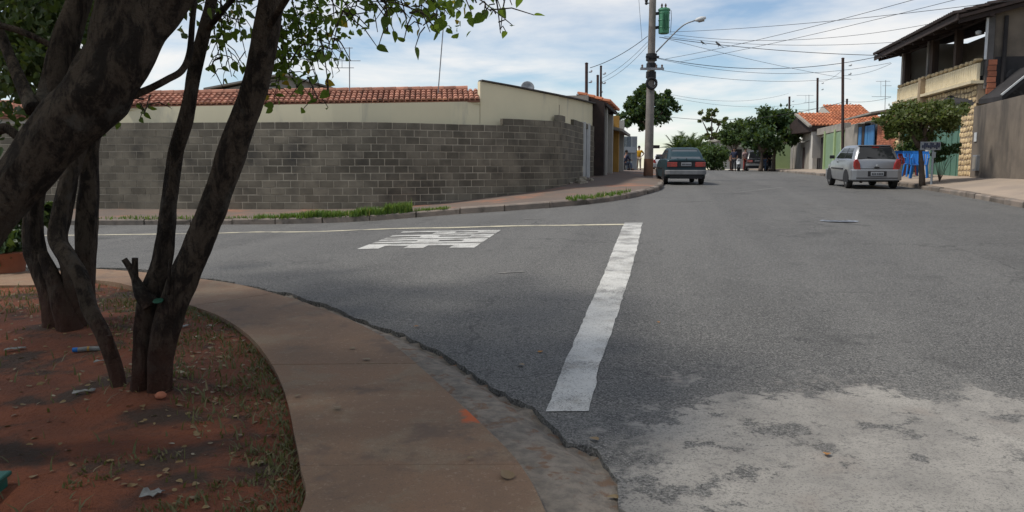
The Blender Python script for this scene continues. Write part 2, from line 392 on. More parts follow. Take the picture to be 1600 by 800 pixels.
# ---- painted markings, pieces of the road
def strip(name, L_, R_, mat, lift=.005, step=.12):
    a = resample([Vector(p) for p in L_], step); b = resample([Vector(p) for p in R_], step)
    n = min(len(a), len(b)); a = [a[int(i * (len(a) - 1) / (n - 1))] for i in range(n)]; b = [b[int(i * (len(b) - 1) / (n - 1))] for i in range(n)]
    a = [p + Vector((mnoise.noise(Vector((p.x * 3, p.y * 3, 1))) * .007 + random.uniform(-.006, .006), 0)) for p in a]; b = [p + Vector((mnoise.noise(Vector((p.x * 3, p.y * 3, 9))) * .007 + random.uniform(-.006, .006), 0)) for p in b]
    mb = MB(); mb.v = []
    K = 3
    for p, q in zip(a, b):
        for k in range(K + 1):
            w = p.lerp(q, k / K); mb.v.append((w.x, w.y, G(w.x, w.y) + lift))
    mb.f = [(i * (K + 1) + k, i * (K + 1) + k + 1, (i + 1) * (K + 1) + k + 1, (i + 1) * (K + 1) + k) for i in range(n - 1) for k in range(K)]
    return mb.build(name, mat, road, fix=False)
strip('stop_line', [gp(853, 644).xy, gp(882, 570).xy, gp(912, 500).xy, gp(940, 437).xy, gp(960, 385).xy, gp(976, 348).xy], [gp(919, 644).xy, gp(938, 570).xy, gp(962, 500).xy, gp(983, 437).xy, gp(996, 385).xy, gp(1004, 348).xy], MT['white_paint'])
cl = [gp(974, 350.2).xy, gp(880, 351.8).xy, gp(700, 355.6).xy, gp(560, 359).xy, gp(400, 362.2).xy, gp(150, 366.8).xy]
cl += [cl[-1] + (cl[-1] - cl[-2]).normalized() * 20]
strip('centre_line', cl, [p + Vector((0, -.19)) for p in cl], MT['yellow_paint'])
for (x0, y0, x1, y1, w) in ((1048, 316, 1120, 313.5, .10), (1160, 300, 1225, 293, .12), (1185, 276, 1290, 281, .12), (820, 343, 838, 342, .16), (1235, 286, 1262, 284, .1), (780, 428, 822, 425, .06)):
    a = gp(x0, y0).xy; b_ = gp(x1, y1).xy; d = (b_ - a).normalized(); nn = Vector((-d.y, d.x)) * w
    strip('faded_mark', [a, b_], [a + nn, b_ + nn], MT['faded_paint'])
# the word PARE, read by drivers coming along the side street (the far letter is the P)
q = [gp(558, 389.6).xy, gp(741, 387.4).xy, gp(783, 359.8).xy, gp(630, 362.3).xy]      # near-bottom, near-top, far-top, far-bottom
glyphs = {'P': [(0, .34, 0, 1), (.34, 1, .80, 1), (.34, 1, .38, .58), (.66, 1, .58, .80)],
          'A': [(0, .34, 0, .80), (.66, 1, 0, .80), (.06, .94, .80, 1), (.34, .66, .32, .50)],
          'R': [(0, .34, 0, 1), (.34, 1, .80, 1), (.34, 1, .38, .58), (.66, 1, .58, .80), (.58, .95, 0, .38)],
          'E': [(0, .45, 0, 1), (.45, 1, 0, .19), (.45, 1, .40, .57), (.45, 1, .79, 1)]}
for i, ch in enumerate('PARE'):
    u0 = i * .258; mb = MB()
    for (a0, a1, h0, h1) in glyphs[ch]:
        K = 4
        for s in range(K):
            vs = []
            for (uu, hh) in ((a0, h0 + (h1 - h0) * s / K), (a1, h0 + (h1 - h0) * s / K), (a1, h0 + (h1 - h0) * (s + 1) / K), (a0, h0 + (h1 - h0) * (s + 1) / K)):
                U = u0 + uu * .226
                far = q[3].lerp(q[2], hh); nr = q[0].lerp(q[1], hh); w = far.lerp(nr, U); vs.append((w.x, w.y, G(w.x, w.y) + .005))
            mb.add(vs, [(0, 1, 2, 3)])
    mb.build('painted_letter', MT['white_paint'], road, fix=True)
# manhole cover with worn bright rings
mh = gp(1311, 345.5)
mo = thing('manhole_cover', 'worn round manhole cover with pale scraped rim set in the asphalt', 'manhole cover', (mh.x, mh.y, G(mh.x, mh.y) + .004))
MT['iron'] = M('cast_iron', (.15, .16, .18), (.09, .095, .105), 20, .6, .4, 80, .01, metal=.4); MT['rim'] = M('scraped_rim', (.36, .39, .44), (.12, .13, .15), 14, .6, .3, 60)
def disc(r0, r1, z, n=28, wav=0):
    mb = MB()
    for j in range(n):
        a = 2 * math.pi * j / n; b_ = 2 * math.pi * (j + 1) / n
        mb.add([(r0 * math.cos(a), r0 * math.sin(a), z), (r1 * math.cos(a), r1 * math.sin(a), z), (r1 * math.cos(b_), r1 * math.sin(b_), z), (r0 * math.cos(b_), r0 * math.sin(b_), z)], [(0, 1, 2, 3)])
    return mb
disc(.0, .27, .001).build('lid', MT['iron'], mo); disc(.27, .34, .003).build('rim', MT['rim'], mo)
for a in (-.13, .13):
    w = disc(.05, .10, .004, 14); w.v = [(x + a, y, z) for x, y, z in w.v]; w.build('lifting_ring', MT['rim'], mo)

# ---- near sidewalk in slabs, gutter, planting bed
ST = [((-40, 446), (-40, 424)), ((150, 438), (148, 420)), ((250, 462), (330, 438)), ((300, 478), (428, 458)), ((345, 495), (520, 489)), ((390, 525), (590, 522)), ((425, 570), (650, 568)), ((447, 620), (712, 624)), ((460, 680), (772, 682)), ((469, 727), (812, 726)), ((470, 800), (852, 800))]
Lc = [gp(*a, .05).xy for a, b_ in ST]; Rc = [gp(*b_, .05).xy for a, b_ in ST]
Lc = [Vector((-40, 13.9)), Vector((-15, 11.0))] + Lc + [Vector((-.92, 2.2)), Vector((-.95, .5)), Vector((-1.0, -4)), Vector((-1.0, -14))]
Rc = [Vector((-40, 15.25)), Vector((-15, 12.0))] + Rc + [Vector((.22, 2.2)), Vector((.40, .5)), Vector((.45, -4)), Vector((.45, -14))]
SUBN = 6; Ls = spline(Lc, SUBN); Rs = spline(Rc, SUBN)
walk = bpy.data.objects.new('sidewalk', None); C.objects.link(walk); walk['kind'] = 'structure'
joints = [0, 1, 3, 5, 8, 11, 13, 15, len(Lc) - 1]
for a, b_ in zip(joints[:-1], joints[1:]):
    l_ = Ls[a * SUBN:b_ * SUBN + 1]; r_ = Rs[a * SUBN:b_ * SUBN + 1]
    def inset(pl):
        pl = list(pl); pl[0] = pl[0] + (pl[1] - pl[0]).normalized() * .0025; pl[-1] = pl[-1] + (pl[-2] - pl[-1]).normalized() * .0025; return pl
    l_, r_ = inset(l_), inset(r_); tilt = random.uniform(-.006, .006)
    sheet('slab', list(l_) + list(reversed(r_)), lambda x, y, t=tilt: G(x, y) + .05 + t * .5, .35, MT['pavement'], walk, skirt=.09)
sheet('slab_bedding', [p for p in Ls] + [p for p in reversed(Rs)], lambda x, y: G(x, y) + .034, .5, MT['pavement'], walk)
def gutter_z(x, y):
    d = pdist(Vector((x, y)), near_edge)[0]
    return G(x, y) + .008 - .055 * math.exp(-(max(0, d - .02) / .055) ** 2) + .010 * mnoise.noise(Vector((x * 3, y * 3, 2)))
edge_in = [p + Vector((.06, .04)) for p in near_edge if p.x > -4.5 and p.y > -8]
Rg = [p for p in Rs if p.x > -4.5 and p.y > -8]
sheet('gutter', list(Rg) + list(reversed(edge_in)), gutter_z, .12, MT['gutter'], None, skirt=.05, kind='structure')
bed_loop = [p for p in Ls if p.y < 13.5 and p.x > -20] + [Vector((-16, -14))]
def bedz(x, y):
    z = G(x, y) + .012 + .03 * mnoise.noise(Vector((x * .8, y * .8, 5))) + .015 * mnoise.noise(Vector((x * 4, y * 4, 1)))
    for (cx, cy) in ((-2.18, 4.75), (-3.65, 6.6)):
        z += .06 * math.exp(-((x - cx) ** 2 + (y - cy) ** 2) / .35)
    return z
bed = sheet('planting_bed', bed_loop, bedz, .22, MT['soil'], None, skirt=.1, kind='structure')

# ---- block wall line and its footing, far sidewalks
WALL = [(-420, 25.0, 327), (-60, 23.3, 326), (150, 22.8, 326), (400, 22.4, 327), (560, 22.3, 326), (640, 22.7, 321), (700, 23.3, 316), (780, 24.0, 306), (840, 24.9, 297), (868, 25.5, 292), (880, 26.3, 289), (900, 28.8, 282), (925, 32.6, 274)]
wp3 = [at(x, y, d) for x, d, y in WALL]
wall_line = spline([p.xy for p in wp3], 5); wall_z = [p.z for p in wp3]
wz = np.interp(np.linspace(0, len(wp3) - 1, len(wall_line)), range(len(wp3)), wall_z)
LEFT_END = wall_line[-1]
LH = R(11.5); Ld = Vector((math.sin(LH), math.cos(LH)))
facade_L = wall_line + [LEFT_END + Ld * k for k in (3, 8, 15, 25, 40, 60, 90)]
fz_L = list(wz) + [wz[-1] + d for d in (.06, .12, .15, .15, .12, .08, -.2)]
kerb_w = widen(far_kerb, .15)
def walk_z_L(x, y):
    p = Vector((x, y)); dk, _, _ = pdist(p, far_kerb); dw, t, _ = pdist(p, facade_L)
    w = dk / (dk + dw + 1e-6); i = int(min(t, len(fz_L) - 2)); zw = fz_L[i] + (fz_L[i + 1] - fz_L[i]) * (t - i)
    return (1 - w) * (G(x, y) + .135) + w * zw + .012 * mnoise.noise(Vector((x, y, 3)))
lk = [p for p in kerb_w if -34 < p.x and p.y < 100]; lf = [p for p in facade_L if -34 < p.x and p.y < 100]
sheet('far_sidewalk', [p + Vector((0, 0)) for p in lk] + [p + Vector((-.05, .3)) for p in reversed(lf)], walk_z_L, .8, MT['far_walk'], None, skirt=.3, kind='structure')
FACE_R = at(1513, 276, 27.5); RH = R(10.0); Rd = Vector((math.sin(RH), math.cos(RH)))
facade_R = [FACE_R.xy + Rd * k for k in (-42, -25, -12, 0, 10, 20, 35, 60, 80)]
fz_R = [.35, .75, 1.08, FACE_R.z, FACE_R.z + .12, FACE_R.z + .2, FACE_R.z + .22, FACE_R.z + .2, FACE_R.z]
def walk_z_R(x, y):
    p = Vector((x, y)); dk, _, _ = pdist(p, right_kerb); dw, t, _ = pdist(p, facade_R)
    w = dk / (dk + dw + 1e-6); i = int(min(t, len(fz_R) - 2)); zw = fz_R[i] + (fz_R[i + 1] - fz_R[i]) * (t - i)
    return (1 - w) * (G(x, y) + .125) + w * zw + .012 * mnoise.noise(Vector((x, y, 3)))
kr = widen(right_kerb, -.15)
sheet('right_sidewalk', [p for p in kr if p.y < 102] + [p + Vector((.3, 0)) for p in reversed(facade_R)], walk_z_R, .8, MT['right_walk'], None, skirt=.3, kind='structure')
# kerb stones, one by one
def kerb_run(name, pl, side, lo, hi, h):
    root = bpy.data.objects.new(name, None); C.objects.link(root); root['kind'] = 'structure'
    pts = resample(pl, .2); run = [p for p in pts if lo(p) and hi(p)]; acc = [run[0]]; d = 0
    segs = []
    for a, b_ in zip(run[:-1], run[1:]):
        d += (b_ - a).length; acc.append(b_)
        if d >= 1.0: segs.append(acc); acc = [b_]; d = 0
    for sgm in segs:
        a, b_ = sgm[0], sgm[-1]; t = (b_ - a).normalized(); nrm = Vector((-t.y, t.x)) * side; a = a + t * .012; b_ = b_ - t * .012
        jz = random.uniform(-.02, .015); jo = random.uniform(-.02, .02); mb = MB(); vs = []
        for (p, zz_) in ((a, G(a.x, a.y)), (b_, G(b_.x, b_.y))):
            for (o, z) in ((jo, -.12), (jo, h - .03 + jz), (jo + .03, h + jz), (jo + .16, h + jz + .003), (jo + .16, -.12)):
                vs.append((p.x + nrm.x * o, p.y + nrm.y * o, zz_ + z))
        mb.add(vs, [(0, 1, 2, 3, 4), (9, 8, 7, 6, 5)] + [(i, (i + 1) % 5, (i + 1) % 5 + 5, i + 5) for i in range(5)])
        mb.build('kerb_stone', MT['kerb'], root)
kerb_run('far_kerb', far_kerb, 1, lambda p: p.x > -24, lambda p: p.y < 70, .14)
kerb_run('right_kerb', right_kerb, -1, lambda p: p.y > 8, lambda p: p.y < 70, .13)

# ================================================================== block wall and the cream house behind it
def proj(p):
    cp, sp = math.cos(PITCH), math.sin(PITCH); dz = p[2] - H; zc = p[1] * cp - dz * sp; yc = p[1] * sp + dz * cp
    return 800 + F * p[0] / zc, 400 - F * yc / zc
MT['block'] = M('concrete_block', (.188, .168, .130), (.110, .099, .078), 1.6, .95, .6, 60, .01, ((.055, .052, .046), .8, .56, .74), rnd=.22)
MT['mortar'] = M('mortar', (.42, .38, .30), (.28, .25, .20), 1.5, .95, .5, 60, .01)
MT['cream'] = M('cream_plaster', (.74, .67, .47), (.67, .61, .43), .35, .9, .15, 25, .005, ((.36, .35, .30), .9, .56, .75, (1, 1, .25)))
MT['tile'] = M('clay_tile', (.41, .20, .135), (.31, .145, .10), 2.6, .85, .4, 40, .01, ((.11, .07, .055), 3.0, .54, .72), rnd=.3)
MT['tile_new'] = M('orange_clay_tile', (.47, .175, .085), (.38, .135, .07), 1.5, .85, .3, 30, .01, ((.26, .09, .05), 1.2, .54, .72), rnd=.22)
MT['white_metal'] = M('white_painted_metal', (.62, .63, .62), (.52, .53, .53), 3, .5)
MT['grey_metal'] = M('galvanised_metal', (.30, .31, .32), (.20, .21, .22), 4, .5, metal=.5)
MT['dark_wood'] = M('dark_weathered_wood', (.085, .055, .040), (.05, .036, .03), 6, .85, .5, 30, stretch=(1, 1, .15))
MT['rust'] = M('rusty_steel', (.075, .042, .034), (.045, .03, .028), 8, .8)
MT['plaster_grey'] = M('grey_plaster', (.30, .28, .25), (.22, .205, .185), 1.2, .92, .3, 40, .006, ((.08, .075, .07), .8, .5, .74, (1, 1, .35)))
MT['concrete'] = M('pole_concrete', (.25, .225, .20), (.17, .155, .14), 2.5, .9, .3, 40, .006, ((.09, .07, .06), 2, .55, .75, (1, 1, .3)))
seg = [(b_ - a).length for a, b_ in zip(wall_line[:-1], wall_line[1:])]; cum = np.concatenate([[0], np.cumsum(seg)])
WX = np.array([p.x for p in wall_line]); WY = np.array([p.y for p in wall_line])
def wpt(s):
    x, y = float(np.interp(s, cum, WX)), float(np.interp(s, cum, WY)); e = .15
    dx = float(np.interp(min(s + e, cum[-1]), cum, WX) - np.interp(max(s - e, 0), cum, WX)); dy = float(np.interp(min(s + e, cum[-1]), cum, WY) - np.interp(max(s - e, 0), cum, WY))
    t = Vector((dx, dy)).normalized(); return Vector((x, y)), t, Vector((t.y, -t.x))         # point, tangent, outward (street side)
px_of_s = [proj((wpt(s)[0].x, wpt(s)[0].y, 1.5))[0] for s in cum]
def s_at_px(x): return float(np.interp(x, px_of_s, cum))
def top_at(px):
    if px < 786: return 2.70
    if px < 870: return 2.90
    if px < 879: return 3.10
    if px < 894: return 2.90
    return 3.10
wall = thing('block_wall', 'long dark grey concrete block boundary wall curving round the corner', 'wall', (wall_line[len(wall_line) // 2].x, wall_line[len(wall_line) // 2].y, 0))
WO = Vector(wall.location)
bm_ = MB().box((0, 0, 0), (.380, .14, .180)); block_me = bm_.mesh('block', MT['block'])
bb = bmesh.new(); bb.from_mesh(block_me); bmesh.ops.bevel(bb, geom=[e for e in bb.edges], offset=.007, segments=1, affect='EDGES'); bb.to_mesh(block_me); bb.free()
half_me = MB().box((0, 0, 0), (.188, .14, .188)).mesh('half_block', MT['block'])
cands = []
DOOR = (s_at_px(908.5), s_at_px(916))
for k in range(-2, 13):
    ztop = 2.70 - .2 * k; row_off = .2 * (k % 2) + .03 * math.sin(k * 2.3)
    s = row_off + .0
    while s < cum[-1] - .2:
        p, t, nn = wpt(s + .2); px = proj((p.x, p.y, 1.5))[0]
        gz = float(np.interp(s + .2, cum, wz))
        ok = ztop <= top_at(px) + .01 and ztop > gz - .05 and not (DOOR[0] - .05 < s + .2 < DOOR[1] + .05 and ztop < 3.05)
        if ok:
            d = math.hypot(p.x, p.y); vis = abs(nn.dot(Vector((p.x, p.y)).normalized())) / d ** 2 * (1 if 150 < px < 930 else .01)
            cands.append((vis, p, t, nn, ztop - .1, s))
        s += .4
cands.sort(key=lambda c: -c[0])
rest = MB()
for i, (vis, p, t, nn, z, s) in enumerate(cands):
    a = math.atan2(t.y, t.x); o_ = random.uniform(-.004, .005)
    c = Vector((p.x + nn.x * o_, p.y + nn.y * o_, z))
    if i < 300:
        o = link('block', block_me, wall); o.location = c - WO; o.rotation_euler = (random.uniform(-.006, .006), random.uniform(-.006, .006), a)
    else:
        rest.box(c - WO, (.380, .14, .180), a)
rest.build('wall_blocks', MT['block'], wall, fix=False)['kind'] = 'stuff'
core = MB(); ns = int(cum[-1] / .1); prev = None
for i in range(ns):
    s0, s1 = cum[-1] * i / ns, cum[-1] * (i + 1) / ns
    p, t, nn = wpt((s0 + s1) / 2); px = proj((p.x, p.y, 1.5))[0]; zt = top_at(px) - .012; zb = float(np.interp(s0, cum, wz)) - .3
    if DOOR[0] < (s0 + s1) / 2 < DOOR[1]: continue
    core.box((p.x - WO.x, p.y - WO.y, (zt + zb) / 2), (s1 - s0 + .002, .124, zt - zb), math.atan2(t.y, t.x))
core.build('mortar_joints', MT['mortar'], wall, fix=False)
p, t, nn = wpt(sum(DOOR) / 2); a = math.atan2(t.y, t.x); zb = float(np.interp(sum(DOOR) / 2, cum, wz)); dw = DOOR[1] - DOOR[0]
MB().box((p.x - WO.x, p.y - WO.y, zb + 1.0), (dw - .10, .05, 2.0), a).build('door', MT['grey_metal'], wall)
mb = MB()
for sx in (-1, 1): mb.box((p.x - WO.x + t.x * sx * (dw / 2 - .02) + nn.x * .04, p.y - WO.y + t.y * sx * (dw / 2 - .02) + nn.y * .04, zb + 1.02), (.10, .2, 2.08), a)
mb.build('door_frame', MT['white_metal'], wall)
p, t, nn = wpt(s_at_px(873)); MB().tube([(p.x - WO.x, p.y - WO.y, 3.05), (p.x - WO.x + .01, p.y - WO.y, 3.42)], .008, 5).build('rebar', MT['rust'], wall)
# rubble at the foot of the wall
rb = MB(); c0 = wpt(s_at_px(893))[0]
for i in range(16):
    s = s_at_px(884) + (s_at_px(906) - s_at_px(884)) * random.random(); p, t, nn = wpt(s); o_ = random.uniform(.12, .55); r = random.uniform(.05, .15); x, y = p.x + nn.x * o_, p.y + nn.y * o_
    m = Matrix.Rotation(random.random() * 6, 3, 'Z') @ Matrix.Rotation(random.random() * .8, 3, 'X'); rb.box((x, y, walk_z_L(x, y) + r * .3), (r * 1.7, r * 1.2, r), mat=m)
tag(rb.build('rubble', MT['mortar'], None, bevel=.015), 'low heap of broken masonry at the foot of the block wall', 'rubble', kind='stuff')

def tile_rows(mb, O, U, V, W, nu, nv, pu, pv, arc=.5, seg_=4):
    """roman tiles: O corner at the eave, U unit along the eave, V unit up the slope, W normal"""
    for j in range(nv):
        for i in range(nu):
            base = O + U * (i * pu) + V * (j * pv); k0 = len(mb.v); lift = random.uniform(0, .008)
            for e, (dv, h, r) in enumerate(((-.03, .045, 1.0), (pv + .02, .012, .86))):
                for a in range(seg_ + 1):
                    th = math.pi * a / seg_
                    q_ = base + U * (pu * .5 - math.cos(th) * pu * .46 * r) + V * dv + W * (h + lift + math.sin(th) * pu * arc * r)
                    mb.v.append(tuple(q_))
            n = seg_ + 1
            for a in range(seg_): mb.f.append((k0 + a, k0 + a + 1, k0 + a + 1 + n, k0 + a + n))
            mb.f.append(tuple(k0 + a for a in range(n - 1, -1, -1)))
# cream house: long low wall with a narrow tiled roof, and the taller sloping end wall
house = thing('cream_house', 'cream plastered house behind the block wall with terracotta tiled roof strip', 'house', (at(450, 330, 23).x, 23.0, 0))
HO = Vector(house.location)
def off_line(x, y, extra=.42):
    s = s_at_px(x); p, t, nn = wpt(s); q_ = p - nn * extra; r = ray(x, y); # keep the sight line's height at that distance
    return at(x, y, q_.y)
def wall_strip(pts, zb, th, name, mat, parent, org):
    mb = MB(); n = len(pts)
    for i, p in enumerate(pts):
        a = pts[min(i + 1, n - 1)]; b_ = pts[max(i - 1, 0)]; t = Vector((a.x - b_.x, a.y - b_.y)).normalized(); nn = Vector((-t.y, t.x)) * th
        mb.v += [(p.x - org.x, p.y - org.y, zb), (p.x - org.x, p.y - org.y, p.z), (p.x + nn.x - org.x, p.y + nn.y - org.y, p.z), (p.x + nn.x - org.x, p.y + nn.y - org.y, zb)]
    for i in range(n - 1):
        for j in range(4): mb.f.append((i * 4 + j, i * 4 + (j + 1) % 4, i * 4 + 4 + (j + 1) % 4, i * 4 + 4 + j))
    mb.f += [(0, 3, 2, 1), tuple((n - 1) * 4 + j for j in range(4))]
    return mb.build(name, mat, parent)
def lerp_pts(tab, k=14):
    xs = np.linspace(tab[0][0], tab[-1][0], k); return [off_line(float(x), float(np.interp(x, [a for a, _ in tab], [b_ for _, b_ in tab]))) for x in xs]
low = lerp_pts([(150, 168.5), (230, 167), (400, 164), (560, 161.5), (749.5, 158.5)])
wall_strip(low, .2, .2, 'wall', MT['cream'], house, HO)
hi = lerp_pts([(750.2, 127), (800, 136), (850, 146), (900, 156), (926, 162.5)])
wall_strip(hi, .2, .2, 'end_wall', MT['cream'], house, HO)
mb = MB(); cop = [p + Vector((0, 0, .03)) for p in hi]
for a, b_ in zip(cop[:-1], cop[1:]): mb.bar(Vector((a.x - HO.x, a.y - HO.y + .08, a.z)), Vector((b_.x - HO.x, b_.y - HO.y + .08, b_.z)), .30, .035)
mb.build('coping', M('dark_coping', (.11, .10, .095), (.07, .065, .06), 3, .9), house)
# roof: eave along the wall top, up and back
mb = MB(); deck = MB(); nt_ = 14
ea, eb = low[1], low[-1]
U = (eb - ea); Lr = U.length; U.normalize(); back = Vector((-U.y, U.x, 0)).normalized(); V = (back + Vector((0, 0, .38))).normalized(); Wn = U.cross(V).normalized()
O_ = ea - back * .14 + Vector((0, 0, .0)) - HO; O_.z = ea.z + .02
pu = Lr / int(Lr / .155)
tile_rows(mb, O_, U, V, Wn, int(round(Lr / pu)), 4, pu, .255, .40)
o = mb.build('roof_tiles', MT['tile'], house, fix=False); o['kind'] = 'stuff'
deck.add([O_, O_ + U * Lr, O_ + U * Lr + V * 1.06, O_ + V * 1.06, O_ - Wn * .05, O_ + U * Lr - Wn * .05, O_ + U * Lr + V * 1.06 - Wn * .05, O_ + V * 1.06 - Wn * .05], [(0, 1, 2, 3), (7, 6, 5, 4), (0, 4, 5, 1), (1, 5, 6, 2), (2, 6, 7, 3), (3, 7, 4, 0)])
deck.build('roof_deck', MT['tile'], house)
rg = MB(); r0 = O_ + V * 1.06 + Wn * .06
for i in range(int(Lr / .36)): rg.tube([r0 + U * (i * .36), r0 + U * (i * .36 + .38)], [.085, .095], 8)
rg.build('ridge_tiles', MT['tile'], house)['kind'] = 'stuff'
MB().bar(O_ + Vector((0, 0, -.07)) - back * -.10, O_ + U * Lr + Vector((0, 0, -.07)) + back * .10, .06, .07).build('eave_board', MT['cream'], house)
# aerials on that roof
def aerial(label, x, y0, y1, Y, rungs, lean=0):
    a = at(x, y1, Y); b_ = at(x + lean, y0, Y); o = thing('television_aerial', label, 'aerial', a)
    MB().tube([Vector((0, 0, -.25)), b_ - a], .016, 6).build('mast', MT['grey_metal'], o)
    for (ry, w, side) in rungs:
        c = at(x + lean * (y1 - ry) / max(1, y1 - y0), ry, Y) - a; hw = w / ppm(Y) / 2; oo = side / ppm(Y)
        MB().tube([c + Vector((-hw + oo, 0, 0)), c + Vector((hw + oo, 0, 0))], .010, 5).build('crossbar', MT['grey_metal'], o)
    if len(rungs) > 1:
        c = at(x, rungs[0][0], Y) - a; d = at(x, rungs[-1][0], Y) - a
        MB().tube([c + Vector((-.22, 0, 0)), d + Vector((-.22, 0, 0))], .008, 5).build('boom', MT['grey_metal'], o)
    return o
aerial('thin television aerial with short rungs on the cream house roof', 546, 74, 140, 24.3, ((75, 30, -10), (95, 42, -4), (106, 30, -8)))
aerial('tall bare whip aerial leaning above the cream house roof', 684, 0, 136, 24.3, ((40, 20, 0),), 12)
# satellite fin on the end wall
sp_ = at(824, 138, 26.5); o = thing('satellite_dish', 'small grey satellite dish edge-on above the cream end wall', 'dish', sp_)
MB().tube([(0, 0, -.25), (.02, 0, .02)], .02, 6).build('bracket', MT['grey_metal'], o); MB().lathe([(.02, 0), (.16, .03), (.22, .07), (.21, .075), (.15, .04), (.01, .012)], 16).build('reflector', MT['grey_metal'], o, smooth=True).rotation_euler = (R(70), R(20), 0)
# building behind: grey gable roofline
gb = at(450, 160, 38); o = thing('grey_gabled_building', 'pale grey gabled building showing above the long tiled roof', 'building', (gb.x, 38, 0))
ga = [at(330, 143, 38), at(448, 119, 38), at(520, 141, 38)]
MB().prism([(ga[0].x - gb.x, .2), (ga[2].x - gb.x, .2), (ga[2].x - gb.x, ga[2].z), (ga[1].x - gb.x, ga[1].z), (ga[0].x - gb.x, ga[0].z)], 1, 0, 8).build('wall', MT['plaster_grey'], o)
mb = MB()
for a, b_ in ((ga[0], ga[1]), (ga[1], ga[2])):
    d = (b_ - a).normalized(); e0 = a - d * .25 - gb; e1 = b_ - gb; e0.y = e1.y = 0
    e0.z = a.z + .06; e1.z = b_.z + .06
    mb.add([(e0.x, -.3, e0.z), (e1.x, -.3, e1.z), (e1.x, 8.3, e1.z), (e0.x, 8.3, e0.z), (e0.x, -.3, e0.z + .08), (e1.x, -.3, e1.z + .08), (e1.x, 8.3, e1.z + .08), (e0.x, 8.3, e0.z + .08)], [(3, 2, 1, 0), (4, 5, 6, 7), (0, 1, 5, 4), (1, 2, 6, 5), (2, 3, 7, 6), (3, 0, 4, 7)])
mb.build('roof', MT['plaster_grey'], o)
# house at the far left, seen between the trunks
lh = at(20, 200, 30); o = thing('white_corner_house', 'white walled house with red tiled roof at the far left behind trunks', 'house', (lh.x, 30, 0))
x0 = at(-160, 0, 30).x - lh.x; x1 = at(38, 0, 30).x - lh.x; ez = at(0, 183, 30).z; rz_ = at(0, 163, 32.6).z
MB().box(((x0 + x1) / 2, 3, ez / 2), (x1 - x0, 6, ez)).build('wall', M('white_plaster', (.62, .62, .60), (.54, .54, .53), 1, .9), o)
Ow = Vector((x0 - .3, -.3, ez)); Vv = Vector((0, 2.6, rz_ - ez)).normalized(); mb = MB(); tile_rows(mb, Ow, Vector((1, 0, 0)), Vv, Vector((1, 0, 0)).cross(Vv), int((x1 - x0 + .4) / .2), 9, .2, .33)
mb.build('roof_tiles', MT['tile'], o, fix=False)['kind'] = 'stuff'
MB().prism([(-.3, ez - .06), (-.3, ez), (2.7, rz_ + .02), (6.2, ez + .05), (6.2, ez - .06)], 0, x0 - .25, x1 + .12).build('roof_deck', MT['tile'], o)

# ================================================================== houses further up the left side
LEF = Vector((LEFT_END.x, LEFT_END.y, float(wz[-1]))); Lrz = -LH
def L3(k, x=0.0, z=0.0):      # k metres along the left facade line, x out towards the street
    p = LEFT_END + Ld * k + Vector((Ld.y, -Ld.x)) * x; return Vector((p.x, p.y, LEF.z + z))
o = thing('canopy_house', 'low house with dark canopy and red and ochre columns past the block wall', 'house', L3(.15), Lrz)
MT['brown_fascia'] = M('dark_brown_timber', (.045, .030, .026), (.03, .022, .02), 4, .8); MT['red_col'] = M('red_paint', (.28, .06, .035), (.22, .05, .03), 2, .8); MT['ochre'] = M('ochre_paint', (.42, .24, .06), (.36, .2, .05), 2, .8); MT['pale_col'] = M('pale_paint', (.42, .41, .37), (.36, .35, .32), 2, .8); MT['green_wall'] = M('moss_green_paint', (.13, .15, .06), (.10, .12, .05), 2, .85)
MB().box((-3.2, 6.5, 1.5), (6.0, 13, 3.4)).build('wall', MT['plaster_grey'], o)
for (k, mat, w) in ((.25, 'brown_fascia', .5), (1.6, 'pale_col', .35), (3.0, 'red_col', .9), (4.6, 'pale_col', .35), (6.4, 'green_wall', 1.6), (8.6, 'ochre', .4), (10.6, 'red_col', .7), (12.6, 'pale_col', .4)):
    MB().box((.05 if w > .5 else .2, k, 1.45), (.25 if w > .5 else .5, w, 2.9)).build('column' if w <= .5 else 'panel', MT[mat], o)
MB().box((-.25, 1.0, 1.15), (.1, 1.3, 2.3)).build('dark_panel', MT['brown_fascia'], o)
cz = at(945, 176, 37).z - LEF.z
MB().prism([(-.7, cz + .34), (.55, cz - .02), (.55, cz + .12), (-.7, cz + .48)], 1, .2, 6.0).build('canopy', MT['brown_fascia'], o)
mb = MB(); Vv = Vector((-3.1, 0, .67)).normalized(); tile_rows(mb, Vector((.6, .2, cz + .12)), Vector((0, 1, 0)), Vector((-1.25, 0, .36)).normalized(), Vector((.28, 0, .96)), 27, 4, .21, .33); mb.build('roof_tiles', MT['tile_new'], o, fix=False)['kind'] = 'stuff'
for k in (.4, 2.3, 4.2): MB().bar((.5, k, cz - .07), (-.4, k, cz + .19), .09, .13).build('rafter', MT['brown_fascia'], o)
MB().prism([(-1.0, cz - .35), (.75, cz - .75), (.75, cz - .62), (-1.0, cz - .2)], 1, 6.6, 13.5).build('awning', MT['plaster_grey'], o)
